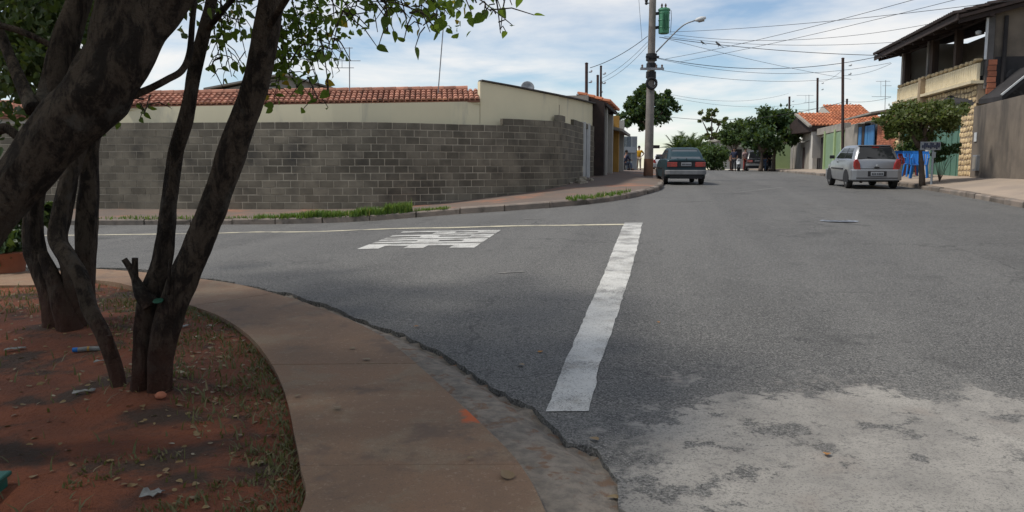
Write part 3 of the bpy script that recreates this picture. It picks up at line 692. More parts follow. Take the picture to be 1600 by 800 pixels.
# sheet metal fence across the sidewalk
MT['sheet'] = M('blue_grey_sheet', (.19, .225, .25), (.15, .18, .20), 2, .55, metal=.2); MT['sheet_light'] = M('pale_sheet', (.33, .36, .38), (.27, .30, .32), 2, .55, metal=.2)
fa = at(960, 264, 57); fbx = at(995, 264, 57).x - fa.x; ft = at(960, 213, 57).z - fa.z
o = thing('sheet_metal_fence', 'blue grey corrugated sheet metal fence beside the seated person', 'fence', fa)
nsheet = 4
for i in range(nsheet):
    w = fbx / nsheet; pr = []
    for j in range(13): pr.append((i * w + w * j / 12 + (.004 if j == 0 else 0), .02 * math.cos(j * math.pi)))
    mb = MB(); mb.v = [(x, y, z) for x, y in pr for z in (-.1, ft)]; mb.f = [(2 * j, 2 * j + 2, 2 * j + 3, 2 * j + 1) for j in range(12)]
    mb.build('sheet', MT['sheet'] if i < 3 else MT['sheet_light'], o)
MB().box((fbx / 2, .06, ft * .5), (fbx, .05, .06)).build('rail', MT['grey_metal'], o)
MB().box((fbx * .68, -.05, at(0, 234, 57).z - fa.z), (fbx * .52, .05, 9 / ppm(57))).build('notice_panel', MT['sheet_light'], o)

# ================================================================== right side: stone-fronted two-storey house
MT['stone'] = M('yellow_stone', (.70, .54, .31), (.58, .43, .24), 3.5, .9, .9, 14, .04, ((.22, .15, .09), 4, .55, .75), rnd=.2)
MT['stone_mortar'] = M('stone_joint', (.34, .26, .17), (.27, .20, .13), 4, .95)
MT['baluster'] = M('cast_baluster', (.62, .53, .36), (.54, .46, .31), 3, .9, .2, 30)
MT['side_upper'] = M('bare_render', (.19, .155, .12), (.12, .10, .08), 1.0, .95, .5, 25, .01, ((.06, .055, .05), .7, .48, .7, (1, 1, .4)))
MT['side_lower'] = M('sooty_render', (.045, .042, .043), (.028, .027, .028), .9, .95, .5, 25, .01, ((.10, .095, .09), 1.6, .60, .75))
MT['low_wall'] = M('streaked_render', (.205, .170, .135), (.14, .118, .097), 1.1, .95, .4, 25, .008, ((.075, .066, .058), .9, .46, .72, (1.2, 1.2, .22)))
MT['green_gate'] = M('green_gate_paint', (.10, .20, .145), (.085, .17, .125), 1.5, .6); MT['dark_green'] = M('dark_green_paint', (.03, .085, .07), (.025, .07, .06), 2, .6)
MT['blue_gate'] = M('blue_gate_paint', (.05, .19, .40), (.045, .16, .34), 1.5, .6); MT['lime'] = M('lime_paint', (.36, .46, .23), (.31, .41, .2), 1.5, .7); MT['lime_sheet'] = M('pale_green_sheet', (.21, .30, .19), (.17, .25, .16), 1.5, .6)
MT['brick'] = M('bare_brick_wall', (.42, .155, .085), (.33, .12, .07), 3, .9, .4, 40, .01, ((.20, .12, .09), 2, .55, .72), rnd=.25)
MT['dim'] = M('dark_finish_and_shade', (.035, .032, .032), (.025, .022, .022), 3, .9)  # dark finish of small parts, and shade painted into openings
MT['ivory'] = M('ivory_wall', (.50, .47, .42), (.43, .41, .37), 1, .9); MT['fibre'] = M('fibre_cement', (.33, .30, .26), (.24, .22, .19), 1.5, .9, .2, 20)
Rrz = -RH
def R3(k, x=0.0, z=0.0):
    p = FACE_R.xy + Rd * k + Vector((Rd.y, -Rd.x)) * x; return Vector((p.x, p.y, FACE_R.z + z))
def rk(px, x=0.0):                                  # metres along the right facade line for a pixel column
    return min(np.arange(-20, 90, .05), key=lambda k: abs(proj(R3(float(k), x, 1.0))[0] - px))
hs = thing('stone_house', 'two storey house with yellow stone front, balustraded balcony and dark overhanging roof', 'house', R3(0), Rrz)
LEN = 9.2
# ground floor mass, floor slab, side wall
MB().box((.60, LEN / 2, 2.78), (.9, LEN - .1, .62)).build('lintel_band', MT['stone_mortar'], hs)
MB().box((4.2, LEN / 2, 3.02), (7.8, LEN, .16)).build('balcony_floor', MT['plaster_grey'], hs)
MB().box((.35, .78, 1.4), (.4, 1.30, 3.4)).build('corner_pier', MT['stone_mortar'], hs)
MB().box((.35, LEN - .25, 1.4), (.4, .45, 3.4)).build('end_pier', MT['stone_mortar'], hs)
EZ = 5.22; SLP = .25
mb = MB(); mb.prism([(.55, -.4), (9, -.4), (9, EZ + .1 + SLP * 9), (.55, EZ + .1 + SLP * .9)], 1, .0, .18); mb.build('gable_wall', MT['side_upper'], hs)
MB().box((4.8, -.012, 1.78), (8.4, .03, 4.4)).build('sooty_render', MT['side_lower'], hs)
MB().box((.42, .06, 4.2), (.22, .2, 2.3)).build('corner_column', M('grey_column', (.13, .12, .115), (.09, .085, .08), 2, .9), hs)
MB().tube([(.28, -.05, 3.9), (.28, -.05, 5.25)], .045, 8).build('drain_pipe', MT['white_metal'], hs)
MB().tube([(.85, -.07, .2), (.85, -.07, 5.3)], .07, 8).build('vent_pipe', MT['dim'], hs)
for i in range(6): MB().box((.50 + .015 * (i % 2), -.045, 2.85 + i * .19), (.26, .09, .17)).build('hollow_brick', MT['brick'], hs)
MB().box((.75, -.06, 2.42), (.55, .14, .12)).build('hollow_brick', MT['brick'], hs)
# balcony back wall and columns
MB().box((2.9, LEN / 2, 4.35), (.15, LEN - .2, 2.7)).build('back_wall', MT['ivory'], hs)
MB().box((1.6, LEN - .08, 4.4), (2.5, .16, 2.6)).build('end_wall', MT['ivory'], hs)
for k, w, m in ((8.75, .3, 'dark_wood'), (5.2, .34, 'dark_wood'), (5.65, .2, 'plaster_grey'), (2.6, .26, 'dark_wood'), (9.05, .22, 'ivory')):
    MB().box((.32, k, 4.55), (.24, w, 1.9)).build('post', MT[m], hs)
# roof: slab rising away from the street, rafters, fascia
mb = MB(); a0 = (-.75, EZ - .02); a1 = (9.4, EZ - .02 + SLP * 10.15)
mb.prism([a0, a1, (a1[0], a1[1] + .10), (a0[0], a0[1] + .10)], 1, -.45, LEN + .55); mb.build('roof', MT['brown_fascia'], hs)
for i in range(9):
    k = -.3 + i * (LEN + .5) / 8; MB().bar((-.7, k, EZ - .10), (3.6, k, EZ - .10 + SLP * 4.3), .08, .13).build('rafter', MT['brown_fascia'], hs)
MB().bar((.30, -.35, EZ + .12), (.30, LEN + .4, EZ + .12), .14, .16).build('wall_plate', MT['brown_fascia'], hs)
MB().bar((-.78, -.5, EZ + .02), (-.78, LEN + .6, EZ + .02), .05, .2).build('fascia', MT['brown_fascia'], hs)
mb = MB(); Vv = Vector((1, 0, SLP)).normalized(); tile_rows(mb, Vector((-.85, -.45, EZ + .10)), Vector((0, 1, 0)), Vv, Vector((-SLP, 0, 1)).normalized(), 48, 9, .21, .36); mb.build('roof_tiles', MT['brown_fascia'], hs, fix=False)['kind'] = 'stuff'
lp_ = MB().lathe([(.02, 0), (.09, .03), (.10, .12), (.04, .16)], 10, (.15, .3, 4.75)); lp_.build('flood_lamp', MT['white_metal'], hs)
# balustrade
MB().box((.10, LEN / 2, 3.17), (.40, LEN, .10)).build('ledge', MT['baluster'], hs)
MB().box((.135, LEN / 2, 3.5), (.10, LEN - .1, .60)).build('balustrade_panel', MT['baluster'], hs)
bal = MB().lathe([(.05, 0), (.055, .06), (.03, .12), (.065, .28), (.03, .44), (.055, .50), (.05, .54)], 8).mesh('baluster', MT['baluster'], True)
for i in range(42):
    o = link('baluster', bal, hs); o.location = (.10, .2 + i * (LEN - .4) / 41, 3.225)
MB().box((.06, 5.45, 3.35), (.34, .3, .95)).build('balustrade_pier', MT['stone_mortar'], hs)
# stones, each its own piece
stone_me = []
for v in range(7):
    n = 7; rr_ = random.Random(v); mb = MB(); lo = []; hi_ = []
    for j in range(n):
        a = 2 * math.pi * j / n + rr_.uniform(-.2, .2); c_, s_ = math.cos(a), math.sin(a); m_ = max(abs(c_), abs(s_)); e = .47 / m_ * rr_.uniform(.9, 1.02)
        lo.append((c_ * e, s_ * e)); hi_.append((c_ * e * .8, s_ * e * .8))
    mb.v = [(0.5, y, z) for y, z in lo] + [(-.45, y, z) for y, z in hi_] + [(-.75, 0, 0)]
    mb.f = [(j, (j + 1) % n, n + (j + 1) % n, n + j) for j in range(n)] + [(n + j, n + (j + 1) % n, 2 * n) for j in range(n)]
    stone_me.append(mb.mesh('stone', MT['stone']))
def stones(y0, y1, z0, z1, sy, sz, x=.14, d=.10):
    nz_ = max(1, int(round((z1 - z0) / sz)))
    for j in range(nz_):
        y = y0 - (sy * .5 * (j % 2)); zc = z0 + (j + .5) * (z1 - z0) / nz_
        while y < y1 - .04:
            w = sy * random.uniform(.75, 1.25); a, b_ = max(y, y0), min(y + w, y1)
            if y1 - b_ < sy * .35: b_ = y1
            if b_ - a > .06:
                o = link('stone', random.choice(stone_me), hs); o.location = (x, (a + b_) / 2, zc + random.uniform(-.02, .02)); o.scale = (d * random.uniform(.7, 1.2), (b_ - a) * 1.0, (z1 - z0) / nz_ * 1.0)
            y = b_ + .001
            if b_ >= y1: break
stones(.12, 1.42, .0, 2.5, .26, .19, .15, .045); stones(.12, LEN, 2.5, 3.10, .32, .20, .15, .045); stones(LEN - .45, LEN, 0, 2.5, .3, .3)
stones(0, LEN, 3.80, 3.98, .45, .2, .15, .16)
# green gate in vertical sheets
g0, g1 = 1.45, 5.0; mb = MB()
for i in range(12):
    w = (g1 - g0) / 12; MB().box((.30 + .02 * (i % 2), g0 + w * (i + .5), 1.22), (.04, w - .012, 2.44)).build('gate_panel', MT['green_gate'], hs)
MB().box((.33, (g0 + g1) / 2, 1.25), (.04, g1 - g0, 2.5)).build('gate_backing', MT['dark_green'], hs)
MB().box((.36, 5.15, 1.3), (.3, .3, 2.6)).build('pier', MT['ivory'], hs)
MB().box((.85, 6.6, 1.3), (.08, 2.7, 2.6)).build('dark_opening', MT['dim'], hs)  # near-black sheet paints the shade of the open garage
MB().box((.36, 8.1, 1.25), (.06, 1.3, 2.5)).build('side_gate', MT['dark_green'], hs)
# grey wall of the neighbour, nearer the camera
nw = thing('grey_boundary_wall', 'tall streaked grey rendered boundary wall at the right edge', 'wall', R3(-.06), Rrz)
mb = MB(); mb.prism([(-26, -1.2), (-.02, -1.2), (-.02, 2.34), (-4, 2.42), (-26, 2.40)], 0, .02, .2); mb.build('rendered_wall', MT['low_wall'], nw)
mb = MB(); mb.box((-.03, -.62, .46), (.12, .34, .52)).build('meter_box', MT['grey_metal'], nw, bevel=.01); MB().box((-.095, -.62, .46), (.012, .26, .42)).build('meter_door', MT['fibre'], nw)
MB().box((0, -.35, 1.32), (.02, .2, .3)).build('number_plate', MT['white_metal'], nw)
# lean-to roof beyond that wall
A_ = at(1566, 150, 26.2); B_ = at(1603, 119, 26.2); o = thing('lean_to_roof', 'dark sloping lean-to roof edge above the grey boundary wall', 'roof', A_)
D_ = (B_ - A_); D_ = D_ * 1.6
mb = MB(); mb.add([(0, 0, 0), D_, D_ + Vector((0, 4, 0)), (0, 4, 0), Vector((0, 0, -.16)), D_ + Vector((0, 0, -.16)), D_ + Vector((0, 4, -.16)), (0, 4, -.16)], [(0, 1, 2, 3), (7, 6, 5, 4), (0, 4, 5, 1), (1, 5, 6, 2), (2, 6, 7, 3), (3, 7, 4, 0)]); mb.build('roof_slab', MT['side_lower'], o)
MB().bar(Vector((-.05, -.03, .03)), D_ + Vector((0, -.03, .03)), .05, .05).build('lit_edge_bar', MT['white_metal'], o)  # white bar stands in for the lit line along the roof edge
MB().box((.25, .3, -1.2), (.12, .12, 2.3)).build('post', MT['dim'], o)

# ================================================================== houses further up on the right
def gates(o, y0, y1, h, n, mat, x=.0, z0=-.05):
    for i in range(n):
        w = (y1 - y0) / n; MB().box((x + .015 * (i % 2), y0 + w * (i + .5), z0 + h / 2), (.05, w - .02, h)).build('gate_panel', mat, o)
k0 = LEN + .1; kB = rk(1362); kB2 = rk(1333); kC = rk(1314); kC2 = rk(1287); kD = rk(1269); kE = rk(1234)
zB = fz_R[4] - FACE_R.z
o = thing('brick_fronted_house', 'bare orange brick house front with blue sheet gates beside the stone house', 'house', R3(k0, .1, zB), Rrz)
MB().box((.25, (kB - k0) / 2, 1.2), (.3, kB - k0 - .1, 2.7)).build('wall', MT['brick'], o)
bme = MB().box((0, 0, 0), (.04, .23, .085)).mesh('brick', MT['brick'])
nb = 0
for j in range(27):
    y = .05 + .12 * (j % 2)
    while y < kB - k0 - .3 and nb < 300:
        q_ = link('brick', bme, o); q_.location = (.10, y + .115, -.05 + j * .098); y += .245; nb += 1
gates(o, kB - k0 + .05, kB2 - k0 - .6, 2.35, 5, MT['blue_gate'])
MB().box((.1, (kB + kB2) / 2 - k0 + .2, 1.2), (.3, .5, 2.5)).build('gate_post', MT['brown_fascia'], o)
MB().box((.1, kB2 - k0 - .2, 1.2), (.3, .7, 2.6)).build('gate_post', MT['fibre'], o)
MB().box((3.2, (kB2 - k0) / 2, 1.3), (5.6, kB2 - k0 - .2, 2.6)).build('rear_wall', MT['ivory'], o)
mb = MB(); mb.prism([(-.5, 2.75), (3.4, 3.35), (3.4, 3.43), (-.5, 2.83)], 1, 2.2, kB2 - k0 + .6); mb.build('awning', MT['fibre'], o)
zC = fz_R[5] - FACE_R.z
o = thing('tiled_roof_house', 'low house with orange tiled roof and pale green sheet gate up the street', 'house', R3(kB2 + .1, .1, zC), Rrz)
MB().box((.2, (kC - kB2) / 2, 1.1), (.3, kC - kB2 - .1, 2.5)).build('wall', MT['fibre'], o)
gates(o, kC - kB2 + .1, kC2 - kB2 - .1, 2.25, 4, MT['lime_sheet'])
for k in (kC - kB2 + .02, (kC + kC2) / 2 - kB2 - .5, kC2 - kB2): MB().box((-.02, k, 1.15), (.18, .22, 2.45)).build('lime_post', MT['lime'], o)
MB().box((.3, (kC2 + kD) / 2 - kB2, 1.05), (.06, kD - kC2 - .3, 2.1)).build('dark_panel', MT['dim'], o)  # near-black sheet paints the shade of an open doorway
MB().box((.15, (kC + kD) / 2 - kB2, 2.45), (.4, kD - kC + .4, .42)).build('lintel', MT['fibre'], o)
MB().box((3.8, (kD - kB2) / 2, 1.3), (5.0, kD - kB2 - .3, 2.9)).build('rear_wall', MT['fibre'], o)
# main tiled roof facing down the street
ox = Vector(o.location); YR = 54.0
o2 = bpy.data.objects.new('roof', None); C.objects.link(o2); o2.parent = o; o2.rotation_euler = (0, 0, RH); P0 = at(1268, 197, YR)
o2.location = Matrix.Rotation(-Rrz, 3, 'Z') @ (P0 - ox)
rl0 = at(1394, 192, YR).x - P0.x; rise = at(1300, 179, YR + 2.6).z - P0.z
mb = MB(); Vv = Vector((0, 2.6, rise)).normalized(); tile_rows(mb, Vector((0, 0, 0)), Vector((1, 0, 0)), Vv, Vector((1, 0, 0)).cross(Vv), int(rl0 / .24), 8, .24, .36); mb.build('roof_tiles', MT['tile_new'], o2, fix=False)['kind'] = 'stuff'
MB().prism([(.05, -.35), (.0, -.02), (2.65, rise - .02), (5.3, -.05), (5.3, -.35)], 0, .05, rl0 - .1).build('roof_deck', MT['brown_fascia'], o2)
MB().box((rl0 / 2 - .1, .25, -1.15), (rl0 - .5, .3, 1.9)).build('upper_wall', MT['ivory'], o2)
MB().bar((-.12, -.1, -.02), (-.12, 2.7, rise + .03), .22, .12).build('verge_board', MT['fibre'], o2)
MB().bar((-.1, 2.68, rise + .03), (rl0, 2.68, rise + .03), .2, .12).build('ridge_tiles', MT['tile_new'], o2)
o = thing('gabled_house', 'house whose orange tiled roof rises behind the pale green gate house', 'house', (at(1340, 200, 60).x, 60, R3(30).z), 0)
xa, xb = at(1308, 0, 60).x - o.location.x, at(1372, 0, 60).x - o.location.x; ez_ = at(0, 180, 60).z - o.location.z; rz2 = at(0, 165, 62).z - o.location.z
mb = MB(); Vv = Vector((0, 2, rz2 - ez_)).normalized(); tile_rows(mb, Vector((xa, 0, ez_)), Vector((1, 0, 0)), Vv, Vector((1, 0, 0)).cross(Vv), int((xb - xa) / .24), 6, .24, .36); mb.build('roof_tiles', MT['tile_new'], o, fix=False)['kind'] = 'stuff'
MB().prism([(0, -.4), (0, ez_ - .05), (2.1, rz2 - .03), (4.2, ez_ - .05), (4.2, -.4)], 0, xa + .05, xb - .05).build('wall', MT['ivory'], o)
o = thing('grey_gate_house', 'rendered front wall with weathered grey gates below the dark round tree', 'house', R3(kD + .1, .1, zC), Rrz)
L_ = kE - kD
gates(o, 1.4, L_ - 1.2, 2.0, 5, MT['fibre']); MB().box((.1, .65, 1.25), (.3, 1.2, 2.7)).build('wall', MT['ivory'], o); MB().box((.1, L_ - .6, .95), (.3, 1.2, 2.2)).build('wall', MT['plaster_grey'], o)
MB().box((-.04, 3.6, .8), (.03, .7, 1.5)).build('wicket_door', MT['rust'], o)
mb = MB(); mb.prism([(1.2, 2.0), (4.6, 2.0), (4.3, 2.75), (3.4, 3.05), (2.2, 3.0), (1.5, 2.6)], 0, .0, .3); mb.build('shaped_parapet', MT['ivory'], o)
MB().box((3.2, L_ / 2, 1.3), (5, L_ - .2, 2.7)).build('rear_wall', MT['ivory'], o)
# far end of the street: lime wall, wooden gate, low white house
o = thing('lime_green_wall', 'short lime green wall beside a brown gate at the end of the street', 'wall', at(1207, 266, 66), 0)
MB().box((1.0, 0, 1.0), (2.1, .25, 2.3)).build('wall', MT['lime'], o)
for i in range(6): MB().box((2.3 + i * .26, .05, .9), (.22, .08, 1.9)).build('gate_board', MT['rust'], o)
MB().box((3.95, .05, 1.05), (.14, .2, 2.3)).build('gate_post', MT['ivory'], o); MB().box((3.0, .1, 2.05), (1.9, .1, .12)).build('gate_rail', MT['ivory'], o)
o = thing('pale_end_house', 'low pale house half hidden behind the dark round tree', 'house', at(1180, 262, 84), 0)
MB().box((1, 2.5, 1.3), (9, 5, 2.9)).build('wall', MT['ivory'], o); MB().box((1, 2.3, 2.85), (9.6, 5.8, .22)).build('roof', MT['fibre'], o)
for i in range(3): MB().box((-2 + i * 2.4, -.02, 1.4), (1.1, .08, 1.0)).build('window', MT['dim'], o)

# ================================================================== poles and wires
PB = at(1013, 272.5, 35.0)
up = thing('utility_pole', 'tall tapered concrete utility pole beside the blue car', 'utility pole', PB)
PT = at(1021.5, -60, 35.0) - PB
def pole_at(ypx): return at(1013 + (272 - ypx) * .0272, ypx, 35.0) - PB
MB().tube([Vector((0, 0, -.3)), PT * .33, PT * .66, PT], [.20, .175, .155, .135], 14).build('shaft', MT['concrete'], up, smooth=True, angle=50)
MB().tube([Vector((0, 0, -.05)), PT * .075], [.212, .206], 14).build('dirty_base', M('red_splashed_concrete', (.22, .11, .06), (.16, .09, .06), 3, .9), up, smooth=True, angle=50)
MT['black'] = M('black_rubber', (.02, .02, .022), (.015, .015, .016), 5, .6); MT['porcelain'] = M('insulator', (.16, .10, .08), (.12, .08, .06), 5, .3)
for y0, y1, e in ((84, 95, .05), (99, 107, .03), (112, 122, .035)):
    a, b_ = pole_at(y1), pole_at(y0); MB().tube([a, b_], [.185 + e, .18 + e], 12).build('cable_collar', MT['black'], up)
c = pole_at(131); mb = MB(); ring = [c + Vector((.20 * math.cos(t), -.22, .22 * math.sin(t))) for t in np.linspace(0, 2 * math.pi, 15)]; mb.tube(ring, .06, 7, False); mb.build('cable_coil', MT['black'], up)
c = pole_at(108.5); MB().box(c + Vector((.0, -.22, 0)), (36 / ppm(35), .09, .10)).build('cross_arm', MT['grey_metal'], up)
for dx in (-.42, .18, .42): MB().lathe([(.03, 0), (.05, .03), (.03, .06), (.05, .09), (.02, .13)], 8, c + Vector((dx, -.22, .05))).build('insulator', MT['porcelain'], up)
c = pole_at(90); MB().box(c + Vector((0, -.22, 0)), (20 / ppm(35), .08, .08)).build('bracket', MT['black'], up)
# transformer
c = pole_at(33); tx = at(1037.5, 32, 35.0) - PB
tr = MB().lathe([(.16, -.56), (.22, -.54), (.23, -.5), (.23, .38), (.26, .40), (.26, .46), (.20, .50), (.05, .52)], 18, tx).build('transformer', M('transformer_green', (.085, .27, .155), (.07, .22, .13), 3, .5), up, smooth=True, angle=40)
for z in (-.30, .0, .3): MB().lathe([(.236, -.02), (.25, 0), (.236, .02)], 18, tx + Vector((0, 0, z))).build('transformer_rib', tr.data.materials[0], tr)
for j in range(5): MB().box(tx + Vector((-.12 + j * .06, -.255, -.05)), (.015, .07, .7)).build('cooling_fin', tr.data.materials[0], tr)
for dz in (-.28, .3): MB().bar(pole_at(33) + Vector((.1, 0, dz)), tx + Vector((-.2, 0, dz)), .07, .12).build('transformer_bracket', MT['black'], up)
for dx in (-.1, .06): MB().lathe([(.03, 0), (.055, .04), (.03, .08), (.05, .12), (.02, .2)], 8, tx + Vector((dx, 0, .5))).build('bushing', MT['porcelain'], up)
MB().tube([tx + Vector((.29, 0, .42)), tx + Vector((.31, 0, .1)), tx + Vector((.29, 0, -.5))], .012, 5).build('jumper_wire', MT['black'], up)
MB().lathe([(.03, -.12), (.07, -.08), (.05, 0), (.08, .05), (.03, .14)], 10, at(1010, 3, 35) - PB).build('surge_arrester', MT['black'], up)
MB().bar(at(1010, 5, 35) - PB, pole_at(5), .04).build('arrester_arm', MT['grey_metal'], up)
# street lamp
pts = spline([at(1025, 82, 35) - PB, at(1040, 66, 34.8) - PB, at(1060, 46, 34.5) - PB, at(1072, 37, 34.3) - PB, at(1086, 32, 34.2) - PB], 4)
MB().tube(pts, .03, 8).build('lamp_arm', MT['grey_metal'], up, smooth=True)
lh_ = at(1086, 32, 34.2) - PB; d = (at(1103, 27.5, 34.1) - PB) - lh_
MB().tube([lh_, lh_ + d * .25, lh_ + d * .6, lh_ + d], [.04, .09, .10, .05], 10).build('lamp_head', MT['white_metal'], up, smooth=True)
MB().tube([lh_ + d * .3 + Vector((0, 0, -.05)), lh_ + d * .85 + Vector((0, 0, -.06))], .075, 8).build('lamp_glass', MT['fibre'], up, smooth=True)

def pole(label, x, y0, y1, Y, w, mat='rust', base_hidden=True):
    a = at(x, y1, Y); b_ = at(x, y0, Y); g = max(G(a.x, a.y), 0.2) if base_hidden else a.z
    base = Vector((a.x, a.y, g)); o = thing('service_pole', label, 'pole', base); r = w / ppm(Y) / 2
    MB().tube([(0, 0, 0), (b_.x - a.x, 0, b_.z - g)], [r, r * .92], 10).build('shaft', MT[mat], o, smooth=True, angle=50)
    MB().lathe([(r * 1.02, 0), (r * 1.1, .04), (.02, .07)], 10, (b_.x - a.x, 0, b_.z - g)).build('cap', MT['rust'], o)
    for dz in (.35, .8):
        MB().box((r + .06, 0, b_.z - g - dz), (.12, .05, .04)).build('insulator_bracket', MT['grey_metal'], o)
        MB().lathe([(.03, 0), (.045, .04), (.03, .09)], 7, (r + .12, 0, b_.z - g - dz)).build('insulator', MT['white_metal'], o)
    return o
pole('brown steel service pole rising from the cream house end wall', 916.5, 100, 200, 36, 5)
pole('shorter of the twin brown poles behind the dark canopy', 934, 119, 200, 40, 4.2)
pole('taller of the twin brown poles behind the dark canopy', 939, 104.5, 200, 40, 3.6)
pole('tall dark service pole standing before the tiled roof house', 1317, 92, 262, 43, 4.6)
pole('brown service pole above the left end of the orange roof', 1277.5, 123, 240, 60, 3.6)
pole('short distant pole rising out of the dark round tree', 1233.5, 152, 230, 68, 3.4)
pole('stubby pole top peeking over the second orange roof', 1323.5, 155.5, 200, 66, 3.4)
aerial('slim television aerial with one crossbar above the orange roof', 1264, 148, 182, 58, ((149, 26, -6), (160, 16, 0)))
aerial('grey television aerial beside the stone house balcony', 1383, 125, 165, 42, ((127, 22, -4), (134, 14, 2), (151, 30, -6)), 1)

MT['wire'] = M('cable', (.03, .03, .033), (.02, .02, .022), 5, .6)
def wire(label, a, b_, sag=.25, r=.008, group='overhead wires', far=0):
    a = Vector(a); b_ = Vector(b_); n = 18
    if far: b_ = a + (b_ - a) * far; n = 40; sag *= far * far
    pts = [a.lerp(b_, i / n) - Vector((0, 0, sag * 4 * (i / n) * (1 - i / n))) for i in range(n + 1)]
    o = MB().tube(pts, r, 5).build('overhead_wire', MT['wire'], None, fix=False); return tag(o, label, 'wire', group)
top = lambda y, dx=.15: PB + pole_at(y) + Vector((dx, -.1, 0))
wire('thick cable from the main pole down to the steel pole by the cream house', top(57, -.2), at(922, 106, 36), .15, .014)
wire('upper of two cables from main pole to the twin brown poles', top(66, -.2), at(941, 122, 40), .15)
wire('lower of two cables from main pole to the twin brown poles', top(72, -.2), at(941, 128, 40), .2)
wire('thin drop wire left of the pole hanging from above', at(996, -30, 35), at(1003, 62, 35.2), .02, .008)
wire('steepest wire crossing the upper right sky', at(1046, 50, 35), at(1420, -8, 24), .08, far=2.6)
wire('second wire climbing toward the upper right corner', at(1040, 92, 35), at(1360, -10, 24), .08, far=2.6)
wire('third wire climbing across the sky toward upper right', at(1060, 97, 38), at(1440, -14, 25), .08, far=2.6)
wire('long wire from the transformer to the dark roof', at(1046, 53, 35), at(1475, 33, 29), .45)
wire('level wire meeting the dark roof below its middle', at(1038, 57, 35), at(1424, 64, 31), .25)
wire('wire carrying two birds right of the pole', at(1030, 58, 35), at(1395, 87, 34), .15, .013)
wire('steep descending wire under the street lamp', at(1035, 59, 35), at(1330, 124, 42), .1)
wire('wire running level from the black collar to the right', at(1025, 90, 35), at(1392, 84, 36), .55, .013)
wire('low wire reaching the stone house parapet', at(1025, 91, 35), at(1392, 98, 36), .55)
wire('faint wire to the tall dark pole', at(1035, 110, 35), at(1316, 122, 43), .3)
wire('wire between the brown pole and the tall dark pole', at(1278, 127, 60), at(1316, 110, 43), .2)
wire('wire from the distant pole past the orange roof', at(1234, 170, 68), at(1316, 160, 43), .2)
wire('upper of the far low wires behind the street lamp pole', at(1050, 148, 50), at(1232, 146, 68), .5)
wire('lower of the far low wires behind the street lamp pole', at(1050, 152, 50), at(1276, 158, 60), .5)
wire('wire dipping behind the thin tall tree', at(1040, 182, 50), at(1316, 160, 44), .5, .013)
wire('cable from the tall dark pole to the stone house', at(1318, 118, 43), at(1393, 99, 37), .15)
wire('dark wire from the house roof leaving to the right', at(1318, 158, 43), at(1392, 152, 38), .12)
# two birds on a wire
MT['bird'] = M('dark_feathers', (.03, .03, .032), (.05, .045, .04), 20, .8)
for (x, y, lab) in ((1098, 68.5, 'small dark bird on the wire nearer the pole'), (1122.5, 71.5, 'larger dark bird on the wire further from the pole')):
    p = at(x, y, 35.0); s = 1.0 if x < 1100 else 1.35
    o = thing('bird', lab, 'bird', p, .6); o.scale = (s, s, s)
    MB().tube([(0, -.10, -.02), (0, -.03, .03), (0, .04, .07), (0, .07, .10)], [.008, .035, .038, .022], 8).build('body', MT['bird'], o, smooth=True)
    MB().tube([(0, .06, .10), (0, .085, .125), (0, .105, .13), (0, .14, .125)], [.018, .028, .02, .003], 8).build('head', MT['bird'], o, smooth=True)
    MB().add([(-.015, -.08, -.01), (.015, -.08, -.01), (.02, -.20, -.07), (-.02, -.20, -.07), (-.015, -.08, .0), (.015, -.08, .0), (.02, -.20, -.06), (-.02, -.20, -.06)], [(0, 1, 2, 3), (7, 6, 5, 4), (0, 4, 5, 1), (1, 5, 6, 2), (2, 6, 7, 3), (3, 7, 4, 0)]).build('tail', MT['bird'], o)
    for sx in (-.012, .012): MB().tube([(sx, 0, .01), (sx, .0, -.045)], .004, 5).build('leg', MT['bird'], o)
# street name sign by the trimmed tree
sb = at(1455, 290, 25.6); sb.z = walk_z_R(sb.x, sb.y); o = thing('street_name_sign', 'small blue and white street name plate on a slim grey post', 'sign', sb)
stp = at(1455, 227, 25.6).z - sb.z
MB().tube([(0, 0, -.1), (0, 0, stp + .1)], .035, 8).build('post', MT['sheet_light'], o)
pw = 32 / ppm(25.6); MB().box((-.12, -.05, stp - .02), (pw, .02, .26), .05).build('name_plate', MT['sheet_light'], o)
for i in range(9): MB().box((-.12 - pw / 2 + .07 + i * .065, -.075 - .0 + (i - 4.5) * .0033, stp - .02 + .02 * ((i * 7) % 3 - 1)), (.036, .012, .09 + .05 * ((i * 5) % 3)), .05).build('lettering', M('dark_blue_ink', (.03, .04, .09), (.025, .03, .07), 5, .7) if i == 0 else bpy.data.materials['dark_blue_ink'], o)
MB().box((.0, -.045, stp - .30), (.12, .02, .18)).build('number_plate', MT['sheet_light'], o)
o = thing('street_sign', 'small dark sign on the left kerb behind the utility pole', 'sign', at(1018, 262, 50)); MB().tube([(0, 0, -.1), (0, 0, 1.5)], .03, 6).build('post', MT['rust'], o); MB().box((.22, -.04, 1.28), (.5, .03, .2)).build('plate', MT['dim'], o)

